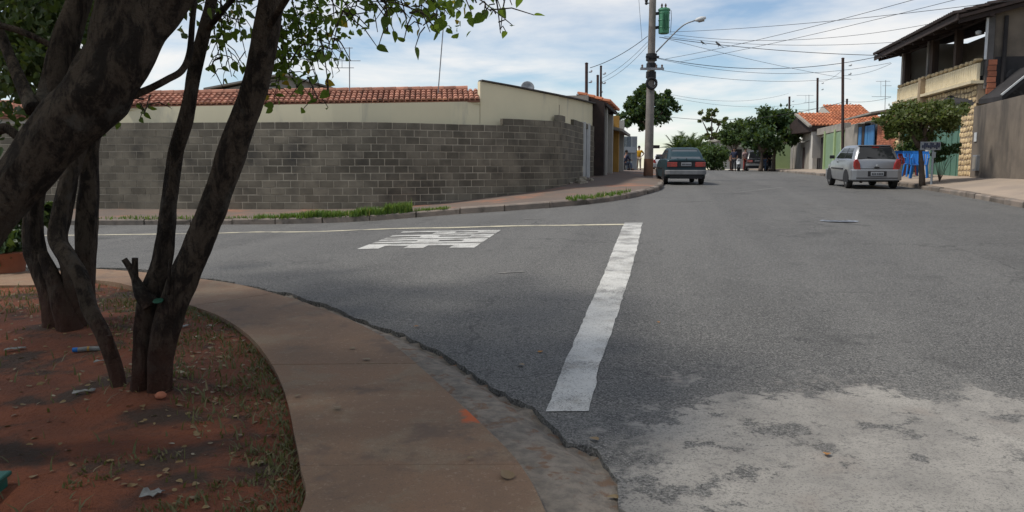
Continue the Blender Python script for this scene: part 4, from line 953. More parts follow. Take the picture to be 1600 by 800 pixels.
# ================================================================== vehicles
def carpaint(name, c, metal=.35): 
    m, n, l, b = newmat(name); p = n.new('ShaderNodeTexCoord').outputs['Object']
    f = nramp(n, l, nnoise(n, l, p, 2.5, 5), .35, .7); col = mixrgb(n, l, f, c, tuple(v * .86 + .012 for v in c)); l.new(col, b.inputs['Base Color'])
    b.inputs['Metallic'].default_value = metal; b.inputs['Roughness'].default_value = .38; b.inputs['Coat Weight'].default_value = .5; b.inputs['Coat Roughness'].default_value = .12; return m
MT['glass'] = M('car_glass', (.012, .014, .016), (.02, .022, .024), 2, .07, spec=.45, local=True); MT['tyre'] = M('tyre_rubber', (.022, .021, .02), (.03, .028, .026), 10, .85, local=True); MT['hub'] = M('wheel_cover', (.42, .43, .44), (.30, .31, .32), 8, .4, metal=.6, local=True)
MT['tail'] = glassmat('tail_lamp_red', (.30, .012, .012), .15); MT['tail_round'] = glassmat('tail_lamp_round', (.20, .006, .006), .2); MT['trim'] = M('black_trim', (.025, .025, .027), (.018, .018, .02), 6, .6, local=True); MT['plate'] = M('number_plate_grey', (.34, .35, .36), (.28, .29, .30), 6, .5, local=True); MT['plate_ink'] = M('plate_ink', (.05, .05, .055), None, 6, .6, local=True); MT['amber'] = glassmat('amber_lens', (.5, .16, .02), .2); MT['clear'] = glassmat('clear_lens', (.45, .46, .47), .12)
def rr_rect(hx, y0, y1, r, n=5):
    out = []
    for (cx, cy, a0) in ((hx - r, y1 - r, 0), (-hx + r, y1 - r, 90), (-hx + r, y0 + r, 180), (hx - r, y0 + r, 270)):
        for i in range(n + 1): a = R(a0 + 90 * i / n); out.append((cx + r * math.cos(a), cy + r * math.sin(a)))
    return out
def make_car(name, label, paint, L, W, Ht, wb, belt, st, gh, loc, rz, rear, slope=0.0, roll=0.0, rglass=None):
    """st: (y, half width, z low, z top) stations rear to front; gh: greenhouse (rear belt y, front belt y, rear roof y, front roof y, belt half width, roof half width)"""
    o = thing(name, label, 'car', loc, rz); o.rotation_euler = (slope, roll, rz)
    rings = []
    for (y, w, zl, zt) in st:
        h = zt - zl; half = [(0, zl), (.8 * w, zl), (w * .965, zl + .07), (w * .995, zl + .30 * h), (w, zl + .55 * h), (w * .985, zl + .8 * h), (w * .95, zt - .035), (w * .88, zt), (w * .4, zt + .022), ]
        rings.append([(x, y, z) for x, z in half] + [(-x, y, z) for x, z in reversed(half[1:])])
    n = len(rings[0]); mb = MB(); mb.v = [v for r in rings for v in r]
    mb.f = [(i * n + j, i * n + (j + 1) % n, (i + 1) * n + (j + 1) % n, (i + 1) * n + j) for i in range(len(rings) - 1) for j in range(n)] + [tuple(range(n)), tuple((len(rings) - 1) * n + j for j in range(n - 1, -1, -1))]
    body = mb.build('body', paint, o, smooth=True, angle=38)
    rb, fb, rr_, fr, bw, rw = gh; zb = belt - .03; levels = [(zb, 0, 0), (belt + (Ht - belt) * .5, .5, 0), (Ht - .07, .94, 0), (Ht - .02, 1.0, .05), (Ht + .0, 1.04, .18)]
    mb = MB(); nn = None
    for (z, t, ins) in levels:
        hx = bw + (rw - bw) * t - ins; y0 = rb + (rr_ - rb) * t + ins * 1.3; y1 = fb + (fr - fb) * t - ins * 1.3; loop = rr_rect(hx, y0, y1, .16); nn = len(loop); mb.v += [(x, y, z) for x, y in loop]
    for i in range(len(levels) - 1):
        for j in range(nn): mb.f.append((i * nn + j, i * nn + (j + 1) % nn, (i + 1) * nn + (j + 1) % nn, (i + 1) * nn + j))
    mb.f.append(tuple((len(levels) - 1) * nn + j for j in range(nn)))
    mb.build('cabin', paint, o, smooth=True, angle=45)
    def P(side, u, t, off=.012):       # point on a face of the cabin
        y0 = rb + (rr_ - rb) * t; y1 = fb + (fr - fb) * t; hx = bw + (rw - bw) * t; z = zb + (Ht - .07 - zb) * t / .94
        if side == 'rear': return Vector((u * hx, y0 - off, z + off * .3))
        if side == 'front': return Vector((u * hx, y1 + off, z + off * .3))
        s = 1 if side == 'right' else -1; return Vector((s * (hx + off), y0 + (y1 - y0) * u, z))
    def pane(nm, side, us, ts, mat, parent=o, off=.012):
        mb = MB(); q_ = [P(side, us[0], ts[0], off), P(side, us[1], ts[0], off), P(side, us[3], ts[1], off), P(side, us[2], ts[1], off)]
        cen = Vector((0, (rb + fb) / 2, belt + .2)); inn = [p + (cen - p).normalized() * .03 for p in q_]
        mb.add(q_ + inn, [(0, 1, 2, 3), (7, 6, 5, 4)] + [(i, (i + 1) % 4, (i + 1) % 4 + 4, i + 4) for i in range(4)]); return mb.build(nm, mat, parent)
    pane('rear_window_seal', 'rear', (-.86, .86, -.84, .84), (.08, .93), MT['trim'], o, .012); pane('rear_window', 'rear', (-.82, .82, -.79, .79), (.12, .88), rglass or MT['glass'], o, .02)
    pane('windscreen', 'front', (-.86, .86, -.84, .84), (.08, .92), MT['glass'], o, .014)
    for s in ('left', 'right'):
        pane('side_window', s, (.10, .43, .13, .44), (.12, .88), MT['glass']); pane('side_window', s, (.47, .90, .47, .86), (.12, .88), MT['glass']); pane('door_pillar', s, (.435, .465, .44, .468), (.10, .9), MT['trim'], o, .016)
    # wheels
    wr = .285; wy = (-wb / 2, wb / 2)
    for y in wy:
        for s in (-1, 1):
            x = s * (W / 2 - .10); w = MB()
            prof = [(wr * .62, -.085), (wr * .92, -.09), (wr, -.06), (wr, .06), (wr * .92, .09), (wr * .62, .085)]; w.lathe(prof, 20)
            me_o = w.build('wheel', MT['tyre'], o, smooth=True, angle=40); me_o.location = (x, y, wr); me_o.rotation_euler = (0, math.pi / 2, 0)
            hb = MB().lathe([(.02, .10), (wr * .3, .10), (wr * .60, .082), (wr * .64, .07), (wr * .64, -.02)], 16); h = hb.build('hub_cap', MT['hub'], me_o, smooth=True, angle=40); h.rotation_euler = (0, 0 if s > 0 else math.pi, 0)
            ar = [(y + (wr + .055) * math.cos(a), wr + .01 + (wr + .055) * math.sin(a)) for a in np.linspace(-.25, math.pi + .25, 15)]
            MB().prism([(a, b2) for a, b2 in ar], 0, s * (W / 2 - .16), s * (W / 2 + .004)).build('wheel_arch', MT['trim'], o)
    # flanks, bumpers
    for s in (-1, 1):
        MB().box((s * (W / 2 + .004), 0, belt - .32), (.03, wb - .75, .05)).build('side_moulding', MT['trim'], o, bevel=.01)
        MB().box((s * (W / 2 - .02), .03, belt - .10), (.05, .14, .03)).build('door_handle', MT['trim'], o, bevel=.008)
        mr = MB().box((s * (bw + .13), gh[1] - .35, belt + .07), (.17, .09, .12)); mr.build('mirror', MT['trim'], o, bevel=.025)
    rear(o, st, P)
    return o
def bumper(o, y, w, z, h, mat, depth=.16, nm='bumper'):
    mb = MB(); loop = [(-w, .0), (-w * .97, -depth * .6), (-w * .8, -depth), (w * .8, -depth), (w * .97, -depth * .6), (w, .0), (w, .25), (-w, .25)]
    return mb.prism([(x, y + d) for x, d in loop], 2, z - h / 2, z + h / 2).build(nm, mat, o, bevel=.03)
def plate(o, y, z, x=0.0):
    p = MB().box((x, y, z), (.40, .015, .13)).build('number_plate', MT['plate'], o)
    for i in range(7): MB().box((x - .155 + i * .05 + (.012 if i > 2 else 0), y - .010, z - .005), (.030, .008, .06)).build('plate_character', MT['plate_ink'], p)
# --- silver hatchback
SP = carpaint('silver_paint', (.27, .28, .293), .5)
def rear_silver(o, st, P):
    yb = st[0][0]
    bumper(o, yb + .04, .80, .46, .36, SP, .13); MB().box((0, yb - .085, .36), (1.3, .02, .03)).build('bumper_slot', MT['trim'], o); MB().box((.0, yb - .094, .50), (.58, .012, .17)).build('plate_recess', MT['trim'], o); plate(o, yb - .105, .50)
    for s in (-1, 1):
        mb = MB(); pr = [(.50, .62), (.60, .60), (.70, .64), (.735, .74), (.73, .90), (.68, .98), (.60, .96), (.54, .84)]
        mb.prism([(s * x, z) for x, z in pr], 1, yb - .045, yb + .16); t = mb.build('tail_lamp', MT['tail'], o, bevel=.02)
        MB().prism([(s * (x * .45 + .345), z * .45 + .43) for x, z in pr], 1, yb - .052, yb - .02).build('lens', MT['tail_round'], t)
    MB().lathe([(.045, 0), (.04, .012), (.02, .016)], 14).build('emblem', MT['hub'], o).matrix_local = Matrix.Translation((0, yb - .03, .76)) @ Matrix.Rotation(math.pi / 2, 4, 'X')
    MB().box((0, yb - .015, .70), (.16, .03, .035)).build('hatch_handle', MT['trim'], o, bevel=.008)
    MB().box((0, yb - .008, .665), (1.30, .02, .012)).build('hatch_seam', MT['trim'], o)
    a, b_ = P('rear', 0, .10, .035), P('rear', -.42, .22, .04); MB().bar(a, b_, .02).build('rear_wiper', MT['trim'], o)
    MB().box((0, P('rear', 0, .98).y + .06, P('rear', 0, .98).z + .035), (1.02, .16, .03)).build('roof_spoiler', SP, o, bevel=.01)
    MB().box((0, P('rear', 0, .93).y - .03, P('rear', 0, .93).z), (.22, .03, .03)).build('stop_lamp', MT['tail'], o)
    MB().tube([(-.45, yb + .2, .22), (-.45, yb - .02, .22)], .025, 8).build('exhaust', MT['rust'], o)
    for s in (-1, 1): MB().box((s * .58, -yb * 1.0 - .22, .66), (.34, .12, .17)).build('headlamp', MT['clear'], o, bevel=.03)
    bumper(o, 0, .79, .42, .34, SP, .12, 'bumper').matrix_local = Matrix.Translation((0, -yb, 0)) @ Matrix.Rotation(math.pi, 4, 'Z')
st_s = [(-1.86, .70, .33, .90), (-1.82, .765, .30, .955), (-1.6, .80, .24, .985), (-.9, .815, .20, .985), (0, .815, .19, .97), (.75, .81, .20, .95), (1.15, .80, .22, .90), (1.6, .76, .28, .80), (1.82, .68, .34, .68)]
rl_ = gp(1325, 289.5); rr2 = gp(1396, 292.5)
cm = (at(1322, 289, 26.4) + at(1397, 292, 25.9)) / 2
SC = Vector((12.05, 27.6, 0)); SH = R(9.0)
SC = at(1362, 291, 26.3) ; SC = SC + Vector((math.sin(SH), math.cos(SH), 0)) * 1.35
def slope_at(p, h): return math.atan((G(p.x + math.sin(h), p.y + math.cos(h)) - G(p.x - math.sin(h), p.y - math.cos(h))) / 2)
SCAR = make_car('silver_hatchback', 'silver compact hatchback parked at the right kerb, seen from behind', SP, 3.79, 1.63, 1.43, 2.44, .96, st_s, (-1.80, 1.02, -1.52, .28, .72, .565), (SC.x, SC.y, G(SC.x, SC.y) + .0), -SH, rear_silver, slope_at(SC, SH))
SCAR.scale = (.97, .97, .98)
# --- old blue-green hatchback
BP = carpaint('teal_blue_paint', (.011, .036, .047), .0); BP.node_tree.nodes['Principled BSDF'].inputs['Coat Weight'].default_value = .12; BP.node_tree.nodes['Principled BSDF'].inputs['Roughness'].default_value = .5; BP.node_tree.nodes['Principled BSDF'].inputs['Specular IOR Level'].default_value = .3
BCSCALE = (.90, 1, 1)
def rear_blue(o, st, P):
    yb = st[0][0]
    bumper(o, yb + .06, .82, .46, .17, M('grey_bumper', (.20, .205, .21), (.15, .155, .16), 4, .5, local=True), .16)
    MB().box((0, yb + .02, .30), (1.3, .1, .14)).build('valance', MT['trim'], o)
    MB().box((0, yb - .012, .745), (1.50, .03, .20)).build('lamp_panel', MT['trim'], o, bevel=.01)
    for s in (-1, 1):
        t = MB().box((s * .56, yb - .028, .745), (.40, .03, .17)).build('tail_lamp', MT['tail'], o, bevel=.01); MB().box((s * .70, yb - .046, .745), (.10, .01, .15)).build('indicator_lens', MT['tail_round'], t)
        MB().box((s * .63, -yb - .10, .66), (.36, .12, .17)).build('headlamp', MT['clear'], o, bevel=.02)
    plate(o, yb - .035, .755)
    MB().box((0, yb - .005, .885), (1.42, .06, .03)).build('hatch_lip', BP, o, bevel=.01); MB().box((0, yb - .02, .93), (.02, .03, .1)).build('hatch_lock', MT['trim'], o)
    a = P('rear', .05, .06, .035); MB().bar(a, P('rear', -.5, .14, .04), .02).build('rear_wiper', MT['trim'], o)
    MB().tube([(.42, yb + .3, .24), (.42, yb - .02, .23)], .03, 8).build('exhaust', MT['rust'], o)
    bumper(o, 0, .80, .46, .17, MT['trim'], .14).matrix_local = Matrix.Translation((0, -yb, 0)) @ Matrix.Rotation(math.pi, 4, 'Z')
st_b = [(-2.10, .76, .34, .90), (-2.06, .80, .31, .93), (-1.7, .825, .24, .955), (-.9, .835, .21, .96), (0, .835, .20, .95), (.8, .83, .21, .93), (1.3, .82, .23, .88), (1.9, .78, .30, .80), (2.08, .72, .36, .74)]
BH = R(5.0); BC = at(1067.5, 286, 30.2); BC = BC + Vector((math.sin(BH), math.cos(BH), 0)) * 1.35
BCAR = make_car('blue_hatchback', 'old dark teal blue hatchback parked by the utility pole, seen from behind', BP, 4.2, 1.67, 1.37, 2.57, .92, st_b, (-2.0, 1.05, -1.35, .35, .75, .60), (BC.x, BC.y, G(BC.x, BC.y) + .0), -BH, rear_blue, slope_at(BC, BH), 0.0, glassmat('hazy_rear_glass', (.07, .08, .085), .12))
BCAR.scale = BCSCALE
# --- dark car and white car far up the street
DP = carpaint('black_paint', (.015, .015, .017), .1); WP = carpaint('white_paint', (.55, .56, .57), 0)
DC = at(1181, 267, 64); make_car('dark_car', 'black car parked under the dark round tree at the street end', DP, 4.2, 1.75, 1.55, 2.57, .98, st_b, (-2.0, 1.05, -1.6, .35, .78, .65), (DC.x, DC.y, G(DC.x, DC.y)), R(-14), rear_blue)
WC = at(1034, 262, 74); make_car('white_car', 'distant white car half hidden behind the utility pole', WP, 3.79, 1.63, 1.43, 2.44, .96, st_s, (-1.80, 1.02, -1.52, .28, .72, .565), (WC.x, WC.y, G(WC.x, WC.y)), R(-11), rear_silver)

# ================================================================== people
MT['skin'] = M('skin', (.30, .17, .115), (.26, .145, .10), 10, .6); MT['hair'] = M('dark_hair', (.02, .016, .014), (.015, .012, .01), 30, .7)
def skin_mesh(name, pts, edges, rad, mat, parent, root=0, sub=1):
    me = bpy.data.meshes.new(name); me.from_pydata([tuple(p) for p in pts], edges, []); me.update()
    o = bpy.data.objects.new(name, me); C.objects.link(o)
    sk = o.modifiers.new('skin', 'SKIN'); sk.use_smooth_shade = True
    for i, v in enumerate(me.skin_vertices[0].data): r = rad[i]; v.radius = r if isinstance(r, tuple) else (r, r); v.use_root = (i == root)
    s = o.modifiers.new('sub', 'SUBSURF'); s.levels = sub; s.render_levels = sub
    dg = bpy.context.evaluated_depsgraph_get(); dg.update(); m2 = bpy.data.meshes.new_from_object(o.evaluated_get(dg)); m2.name = name
    bpy.data.objects.remove(o); bpy.data.meshes.remove(me); m2.materials.clear(); m2.materials.append(mat)
    m2.polygons.foreach_set('use_smooth', [True] * len(m2.polygons))
    return link(name, m2, parent)
def person(label, loc, rz, shirt, trousers, pose='stand', h=1.72, sleeves=.5, seed=0, shorts=False):
    o = thing('person', label, 'person', loc, rz); k = h / 1.75; rd = random.Random(seed); sw = rd.uniform(-.05, .05)
    if pose == 'sit': hip = Vector((0, 0, .50)); kn = [Vector((s * .13, .44, .48)) for s in (-1, 1)]; an = [Vector((s * .14, .46 + .05 * s, .09)) for s in (-1, 1)]
    else: hip = Vector((0, 0, .93)); kn = [Vector((s * .10, .03 + s * sw, .50)) for s in (-1, 1)]; an = [Vector((s * .12, -.02 + s * sw, .08)) for s in (-1, 1)]
    lean = .10 if pose == 'sit' else .0
    U_ = lambda z, y=0: hip + Vector((0, lean * z / .5 + y, z))
    chest = U_(.36); neck = U_(.55); head = U_(.72); sh = [U_(.50) + Vector((s * .18, 0, 0)) for s in (-1, 1)]
    if pose == 'sit': el = [sh[i] + Vector((s * .06, .10, -.27)) for i, s in enumerate((-1, 1))]; ha = [el[i] + Vector((-s * .06, .24, -.04)) for i, s in enumerate((-1, 1))]
    elif pose == 'akimbo': el = [sh[i] + Vector((s * .20, -.03, -.22)) for i, s in enumerate((-1, 1))]; ha = [el[i] + Vector((-s * .16, .06, -.16)) for i, s in enumerate((-1, 1))]
    else: el = [sh[i] + Vector((s * .06, -.02, -.29)) for i, s in enumerate((-1, 1))]; ha = [el[i] + Vector((s * .0, .08, -.26)) for i, s in enumerate((-1, 1))]
    toe = [an[i] + Vector((s * .03, .17, -.05)) for i, s in enumerate((-1, 1))]
    V_ = [hip, U_(.18), chest, neck, head + Vector((0, .01, .0)), head + Vector((0, 0, .09))]; E_ = [(0, 1), (1, 2), (2, 3), (3, 4), (4, 5)]; Rr = [(.14, .11), (.13, .10), (.16, .11), (.055, .055), (.085, .10), (.06, .07)]
    for i in range(2):
        b_ = len(V_); V_ += [sh[i], el[i], ha[i], ha[i] + (ha[i] - el[i]).normalized() * .09, hip + Vector(((-1, 1)[i] * .09, 0, -.06)), kn[i], an[i], toe[i]]
        E_ += [(2, b_), (b_, b_ + 1), (b_ + 1, b_ + 2), (b_ + 2, b_ + 3), (0, b_ + 4), (b_ + 4, b_ + 5), (b_ + 5, b_ + 6), (b_ + 6, b_ + 7)]; Rr += [.06, .045, .032, .028, .085, .06, .042, .04]
    sc_ = lambda L_: [p * k for p in L_]
    skin_mesh('body', sc_(V_), E_, Rr, MT['skin'], o)
    T = [hip + Vector((0, 0, -.02)), U_(.18), chest, U_(.49)]; TE = [(0, 1), (1, 2), (2, 3)]; TR = [(.165, .13), (.155, .125), (.185, .135), (.09, .085)]
    for i in range(2):
        b_ = len(T); T += [sh[i], sh[i].lerp(el[i], .8 if sleeves < .8 else 1.0)] + ([ha[i].lerp(el[i], .1)] if sleeves >= .8 else []); TE += [(2, b_), (b_, b_ + 1)] + ([(b_ + 1, b_ + 2)] if sleeves >= .8 else []); TR += [.085, .068] + ([.05] if sleeves >= .8 else [])
    skin_mesh('shirt', sc_(T), TE, TR, shirt, o)
    B_ = [hip + Vector((0, 0, .02))]; BE = []; BR = [(.16, .13)]
    for i in range(2):
        b_ = len(B_); B_ += [hip + Vector(((-1, 1)[i] * .095, 0, -.07)), kn[i]] + ([] if shorts else [an[i] + Vector((0, 0, .02))]); BE += [(0, b_), (b_, b_ + 1)] + ([] if shorts else [(b_ + 1, b_ + 2)]); BR += [.105, .078] + ([] if shorts else [.062])
    skin_mesh('trousers', sc_(B_), BE, BR, trousers, o)
    hd = head * k; mb = MB(); mb.lathe([(.095, -.02), (.104, .03), (.098, .08), (.06, .135), (.01, .15)], 12, hd + Vector((0, -.018, .03))); mb.build('hair', MT['hair'], o, smooth=True)
    mb = MB(); mb.tube([hd + Vector((0, .08, .02)), hd + Vector((0, .115, -.01)), hd + Vector((0, .10, -.025))], [.008, .016, .01], 6); mb.build('nose', MT['skin'], o, smooth=True)
    for s in (-1, 1):
        MB().lathe([(.004, -.012), (.014, 0), (.004, .012)], 7, hd + Vector((s * .035, .098, .035))).build('eye', MT['plate_ink'], o); MB().tube([hd + Vector((s * .088, 0, -.02)), hd + Vector((s * .10, -.01, .03))], .014, 6).build('ear', MT['skin'], o)
    for i in range(2):
        d = (ha[i] - el[i]).normalized(); b0 = ha[i] + d * .06
        for f in range(4): MB().tube([(b0 + Vector(((f - 1.5) * .006, (f - 1.5) * .018, 0))) * k, (b0 + d * (.07 + .01 * (f in (1, 2))) + Vector((0, (f - 1.5) * .019 + .01, 0))) * k], [.009, .007], 5).build('finger', MT['skin'], o)
        MB().tube([b0 * k, (b0 + d * .03 + Vector((0, .045, 0))) * k], [.010, .008], 5).build('thumb', MT['skin'], o)
        MB().tube([(an[i] + Vector((0, -.06, -.05))) * k, (an[i] + Vector((0, .06, -.045))) * k, (toe[i] + Vector((0, .03, .01))) * k], [.045, .05, .04], 8).build('shoe', MT['trim'], o, smooth=True)
    return o
CL = lambda n, c: M(n, c, None, 6, .85)
navy = CL('navy_cloth', (.025, .03, .06)); yellow = CL('yellow_cloth', (.62, .33, .02)); beige = CL('beige_cloth', (.34, .28, .22)); pink = CL('pale_pink_cloth', (.45, .30, .29)); white_ = CL('white_cloth', (.55, .56, .58)); denim = CL('denim', (.10, .14, .22)); charc = CL('charcoal_cloth', (.03, .03, .032)); red_ = CL('red_cloth', (.30, .06, .05)); brown_ = CL('brown_cloth', (.09, .05, .035))
def stand(x, y, Y): 
    p = at(x, y, Y); return p
def lw(x, y, Y):
    p = at(x, y, Y); return Vector((p.x, p.y, walk_z_L(p.x, p.y)))
def rw_(x, y, Y):
    p = at(x, y, Y); return Vector((p.x, p.y, G(p.x, p.y) + .003))
person('person in yellow shirt and pale trousers standing on the left sidewalk', lw(998, 265, 60), R(170), yellow, beige, 'akimbo', 1.72, .5, 1)
sp2 = lw(976, 266, 54.5)
person('person in dark clothes seated against the sheet metal fence', sp2, R(-60), navy, denim, 'sit', 1.7, 1.0, 2)
person('person in navy shirt standing at the left of the far group', rw_(1146.5, 268, 62), R(150), navy, charc, 'stand', 1.75, .5, 3)
person('person in pale pink top standing behind the white motorcycle', rw_(1164, 268, 63), R(200), pink, red_, 'stand', 1.72, .5, 4)
person('bare armed person in dark vest at the far left of the group', rw_(1143, 267.6, 64.5), R(120), charc, brown_, 'stand', 1.66, .4, 5)
person('person in black with jeans left of the lime green wall', rw_(1193.5, 267.6, 61), R(170), charc, denim, 'stand', 1.7, 1.0, 6)
person('person in black leaning by the lime green wall', rw_(1201.5, 267.8, 61.5), R(220), charc, charc, 'akimbo', 1.68, 1.0, 7)
# plastic chair under the seated person, blue plastic chairs on the right
MT['blue_plastic'] = M('blue_plastic', (.02, .16, .50), (.018, .14, .44), 4, .4, local=True)
def plastic_chair(label, loc, rz, mat, group=None, s=1.0):
    o = thing('plastic_chair', label, 'chair', loc, rz, group); o.scale = (s, s, s)
    MB().prism([(-.22, -.20), (.22, -.20), (.24, .22), (-.24, .22)], 2, .42, .45).build('seat', mat, o, bevel=.008)
    for i in range(5): MB().bar((-.16 + i * .08, -.20, .46), (-.17 + i * .085, -.30, .80), .055, .02).build('back_slat', mat, o)
    MB().bar((-.24, -.305, .83), (.24, -.305, .83), .03, .09).build('top_rail', mat, o)
    for sx in (-1, 1):
        MB().bar((sx * .21, .19, .43), (sx * .25, .24, 0), .045, .05).build('leg', mat, o); MB().bar((sx * .20, -.18, .43), (sx * .25, -.27, 0), .045, .05).build('leg', mat, o)
        MB().bar((sx * .235, -.29, .78), (sx * .255, -.1, .66), .045, .025).build('arm', mat, o); MB().bar((sx * .255, -.1, .66), (sx * .255, .20, .64), .05, .025).build('arm', mat, o); MB().bar((sx * .255, .19, .64), (sx * .235, .2, .43), .04, .04).build('arm_support', mat, o)
    return o
plastic_chair('dark plastic chair under the seated person by the metal fence', sp2, R(-60), MT['dim'])
for (x, y, Y, rz, lab) in ((1404, 272, 33.5, 200, 'blue plastic chair closest to the silver car'), (1409, 272.5, 33.0, 190, 'blue plastic chair standing second from the silver car'), (1425, 276, 31.0, 170, 'blue plastic chair in the middle left of the trimmed tree trunk'), (1435.5, 279, 29.4, 150, 'blue plastic chair touching the trimmed tree trunk')):
    p = at(x, y, Y); p.z = walk_z_R(p.x, p.y); plastic_chair(lab, p, R(rz), MT['blue_plastic'], 'blue plastic chairs outside the stone house', 1.12)
p = at(1417, 274, 32); p.z = walk_z_R(p.x, p.y); plastic_chair('dark red plastic chair among the blue chairs', p, R(180), M('dark_red_plastic', (.16, .02, .02), None, 4, .5, local=True), 'blue plastic chairs outside the stone house')
# motorcycle
def motorcycle(label, loc, rz):
    o = thing('motorcycle', label, 'motorcycle', loc, rz); wm = MT['white_metal']
    for y in (-.62, .64):
        ring = [(0, y + .25 * math.cos(t), .30 + .25 * math.sin(t)) for t in np.linspace(0, 2 * math.pi, 19)]; w = MB().tube(ring, .05, 8, False).build('wheel', MT['tyre'], o, smooth=True)
        MB().tube([(-.06, y, .30), (.06, y, .30)], .06, 10).build('hub', MT['hub'], w)
        for a in range(6): MB().bar((0, y, .3), (0, y + .23 * math.cos(a * 1.047), .3 + .23 * math.sin(a * 1.047)), .015).build('spoke', MT['hub'], w)
    MB().tube([(0, -.6, .3), (0, -.15, .38), (0, .2, .40), (0, .42, .80)], .035, 8).build('frame', MT['trim'], o)
    for s in (-1, 1): MB().tube([(s * .07, .64, .30), (s * .07, .42, .92)], .022, 7).build('fork', MT['grey_metal'], o)
    MB().tube([(0, -.12, .74), (0, .1, .80), (0, .32, .78)], [.08, .14, .09], 10).build('fuel_tank', wm, o, smooth=True)
    MB().tube([(0, -.70, .80), (0, -.4, .77), (0, -.1, .75)], [.07, .12, .10], 8).build('seat', MT['trim'], o, smooth=True)
    MB().box((0, .05, .42), (.24, .34, .28)).build('engine', MT['iron'], o, bevel=.03); MB().tube([(.12, .15, .3), (.15, -.2, .25), (.15, -.75, .36)], [.03, .035, .05], 8).build('exhaust', MT['hub'], o)
    MB().tube([(-.34, .30, 1.02), (-.1, .40, .96), (.1, .40, .96), (.34, .30, 1.02)], .018, 6).build('handlebar', MT['trim'], o); MB().lathe([(.02, -.05), (.09, 0), (.10, .05)], 12, (0, .52, .86)).build('headlamp', wm, o)
    MB().prism([(-.13, .52), (.13, .52), (.16, .78), (-.16, .78)], 1, .46, .56).build('fairing', wm, o, bevel=.02); MB().prism([(.40, .56), (.86, .56), (.88, .53), (.66, .60), (.42, .60)], 0, -.07, .07).build('front_mudguard', wm, o); MB().box((0, -.8, .66), (.14, .34, .1)).build('tail_fairing', wm, o, bevel=.03)
    for s in (-1, 1): MB().box((s * .3, .3, 1.14), (.10, .02, .06)).build('mirror', MT['trim'], o)
motorcycle('white motorcycle parked in front of the far group of people', rw_(1154, 268.3, 60.5), R(160))

# ================================================================== vegetation
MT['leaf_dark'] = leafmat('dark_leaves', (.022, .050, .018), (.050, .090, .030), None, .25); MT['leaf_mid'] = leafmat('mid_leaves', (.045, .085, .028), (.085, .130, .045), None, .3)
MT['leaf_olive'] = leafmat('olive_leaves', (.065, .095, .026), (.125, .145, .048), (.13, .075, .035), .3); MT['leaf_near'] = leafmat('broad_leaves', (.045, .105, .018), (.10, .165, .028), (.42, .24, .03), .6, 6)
MT['bark_far'] = M('grey_brown_bark', (.13, .10, .075), (.08, .06, .048), 5, .95, .6, 30, .02, stretch=(1, 1, .3))
def cloud(name, blobs, n, size, mat, parent, org, seed=0, clumps=60, spread=.16, flat=.5, aspect=1.7):
    """many small leaf blades gathered in clumps spread through ellipsoids; blobs = (centre, radii, weight)"""
    g = np.random.default_rng(seed); V = []; 
    wts = np.array([b_[2] for b_ in blobs], float); wts /= wts.sum()
    cl = []
    for (c, r, _), w in zip(blobs, wts):
        k = max(3, int(clumps * w)); d = g.normal(size=(k, 3)); d /= np.linalg.norm(d, axis=1)[:, None]; rad = g.uniform(.25, 1, (k, 1)) ** .45 * g.uniform(.80, 1.10, (k, 1))
        cl.append((np.array(c) + d * rad * np.array(r), np.full(k, max(r) * spread)))
    cc = np.concatenate([a for a, _ in cl]); cr_ = np.concatenate([a for _, a in cl])
    idx = g.integers(0, len(cc), n); p = cc[idx] + g.normal(size=(n, 3)) * cr_[idx][:, None] * np.array([1, 1, .75])
    a = g.normal(size=(n, 3)); a /= np.linalg.norm(a, axis=1)[:, None]; b_ = g.normal(size=(n, 3)); b_[:, 2] += flat; b_ = np.cross(a, b_); b_ /= np.linalg.norm(b_, axis=1)[:, None]
    s = size * g.uniform(.6, 1.35, (n, 1)); up_ = np.cross(a, b_)
    q0 = p - a * s * aspect * .5; q1 = p + b_ * s * .5 + up_ * s * .12; q2 = p + a * s * aspect * .5; q3 = p - b_ * s * .5 + up_ * s * .12
    vs = np.stack([q0, q1, q2, q3], 1).reshape(-1, 3) - np.array(org)
    me = bpy.data.meshes.new(name); me.vertices.add(4 * n); me.vertices.foreach_set('co', vs.ravel().astype(np.float32)); me.loops.add(4 * n); me.loops.foreach_set('vertex_index', np.arange(4 * n)); me.polygons.add(n); me.polygons.foreach_set('loop_start', np.arange(n) * 4); me.polygons.foreach_set('loop_total', np.full(n, 4)); me.update(calc_edges=True); me.materials.append(mat)
    return link(name, me, parent)
def pxblob(x, y, w, h, Y, d=None, wt=1.0):
    c = at(x, y, Y); k = 1 / ppm(Y); return (tuple(c), (w / 2 * k, (d or w) / 2 * k, h / 2 * k), wt)
def far_tree(name, label, base, blobs, n, size, mat, limbs, seed, clumps=60, spread=.16, cat='tree', group=None, r0=.12):
    o = thing(name, label, cat, base, 0, group); org = Vector(base)
    mb = MB()
    for li in limbs:
        pts = spline([Vector(p) - org for p in li], 4); m = len(pts); mb.tube(pts, [r0 * (1 - .75 * i / m) for i in range(m)], 8, wob=.15, seed=seed)
    mb.build('trunk', MT['bark_far'], o, smooth=True, fix=False)
    cloud('crown', blobs, n, size, mat, o, org, seed, clumps, spread); return o
def limbs_to(base, fork, tips): return [[base, base.lerp(fork, .5) + Vector((.05, 0, 0)), fork]] + [[fork, fork.lerp(t, .55) + Vector((0, 0, .08)), t] for t in tips]
V3 = Vector
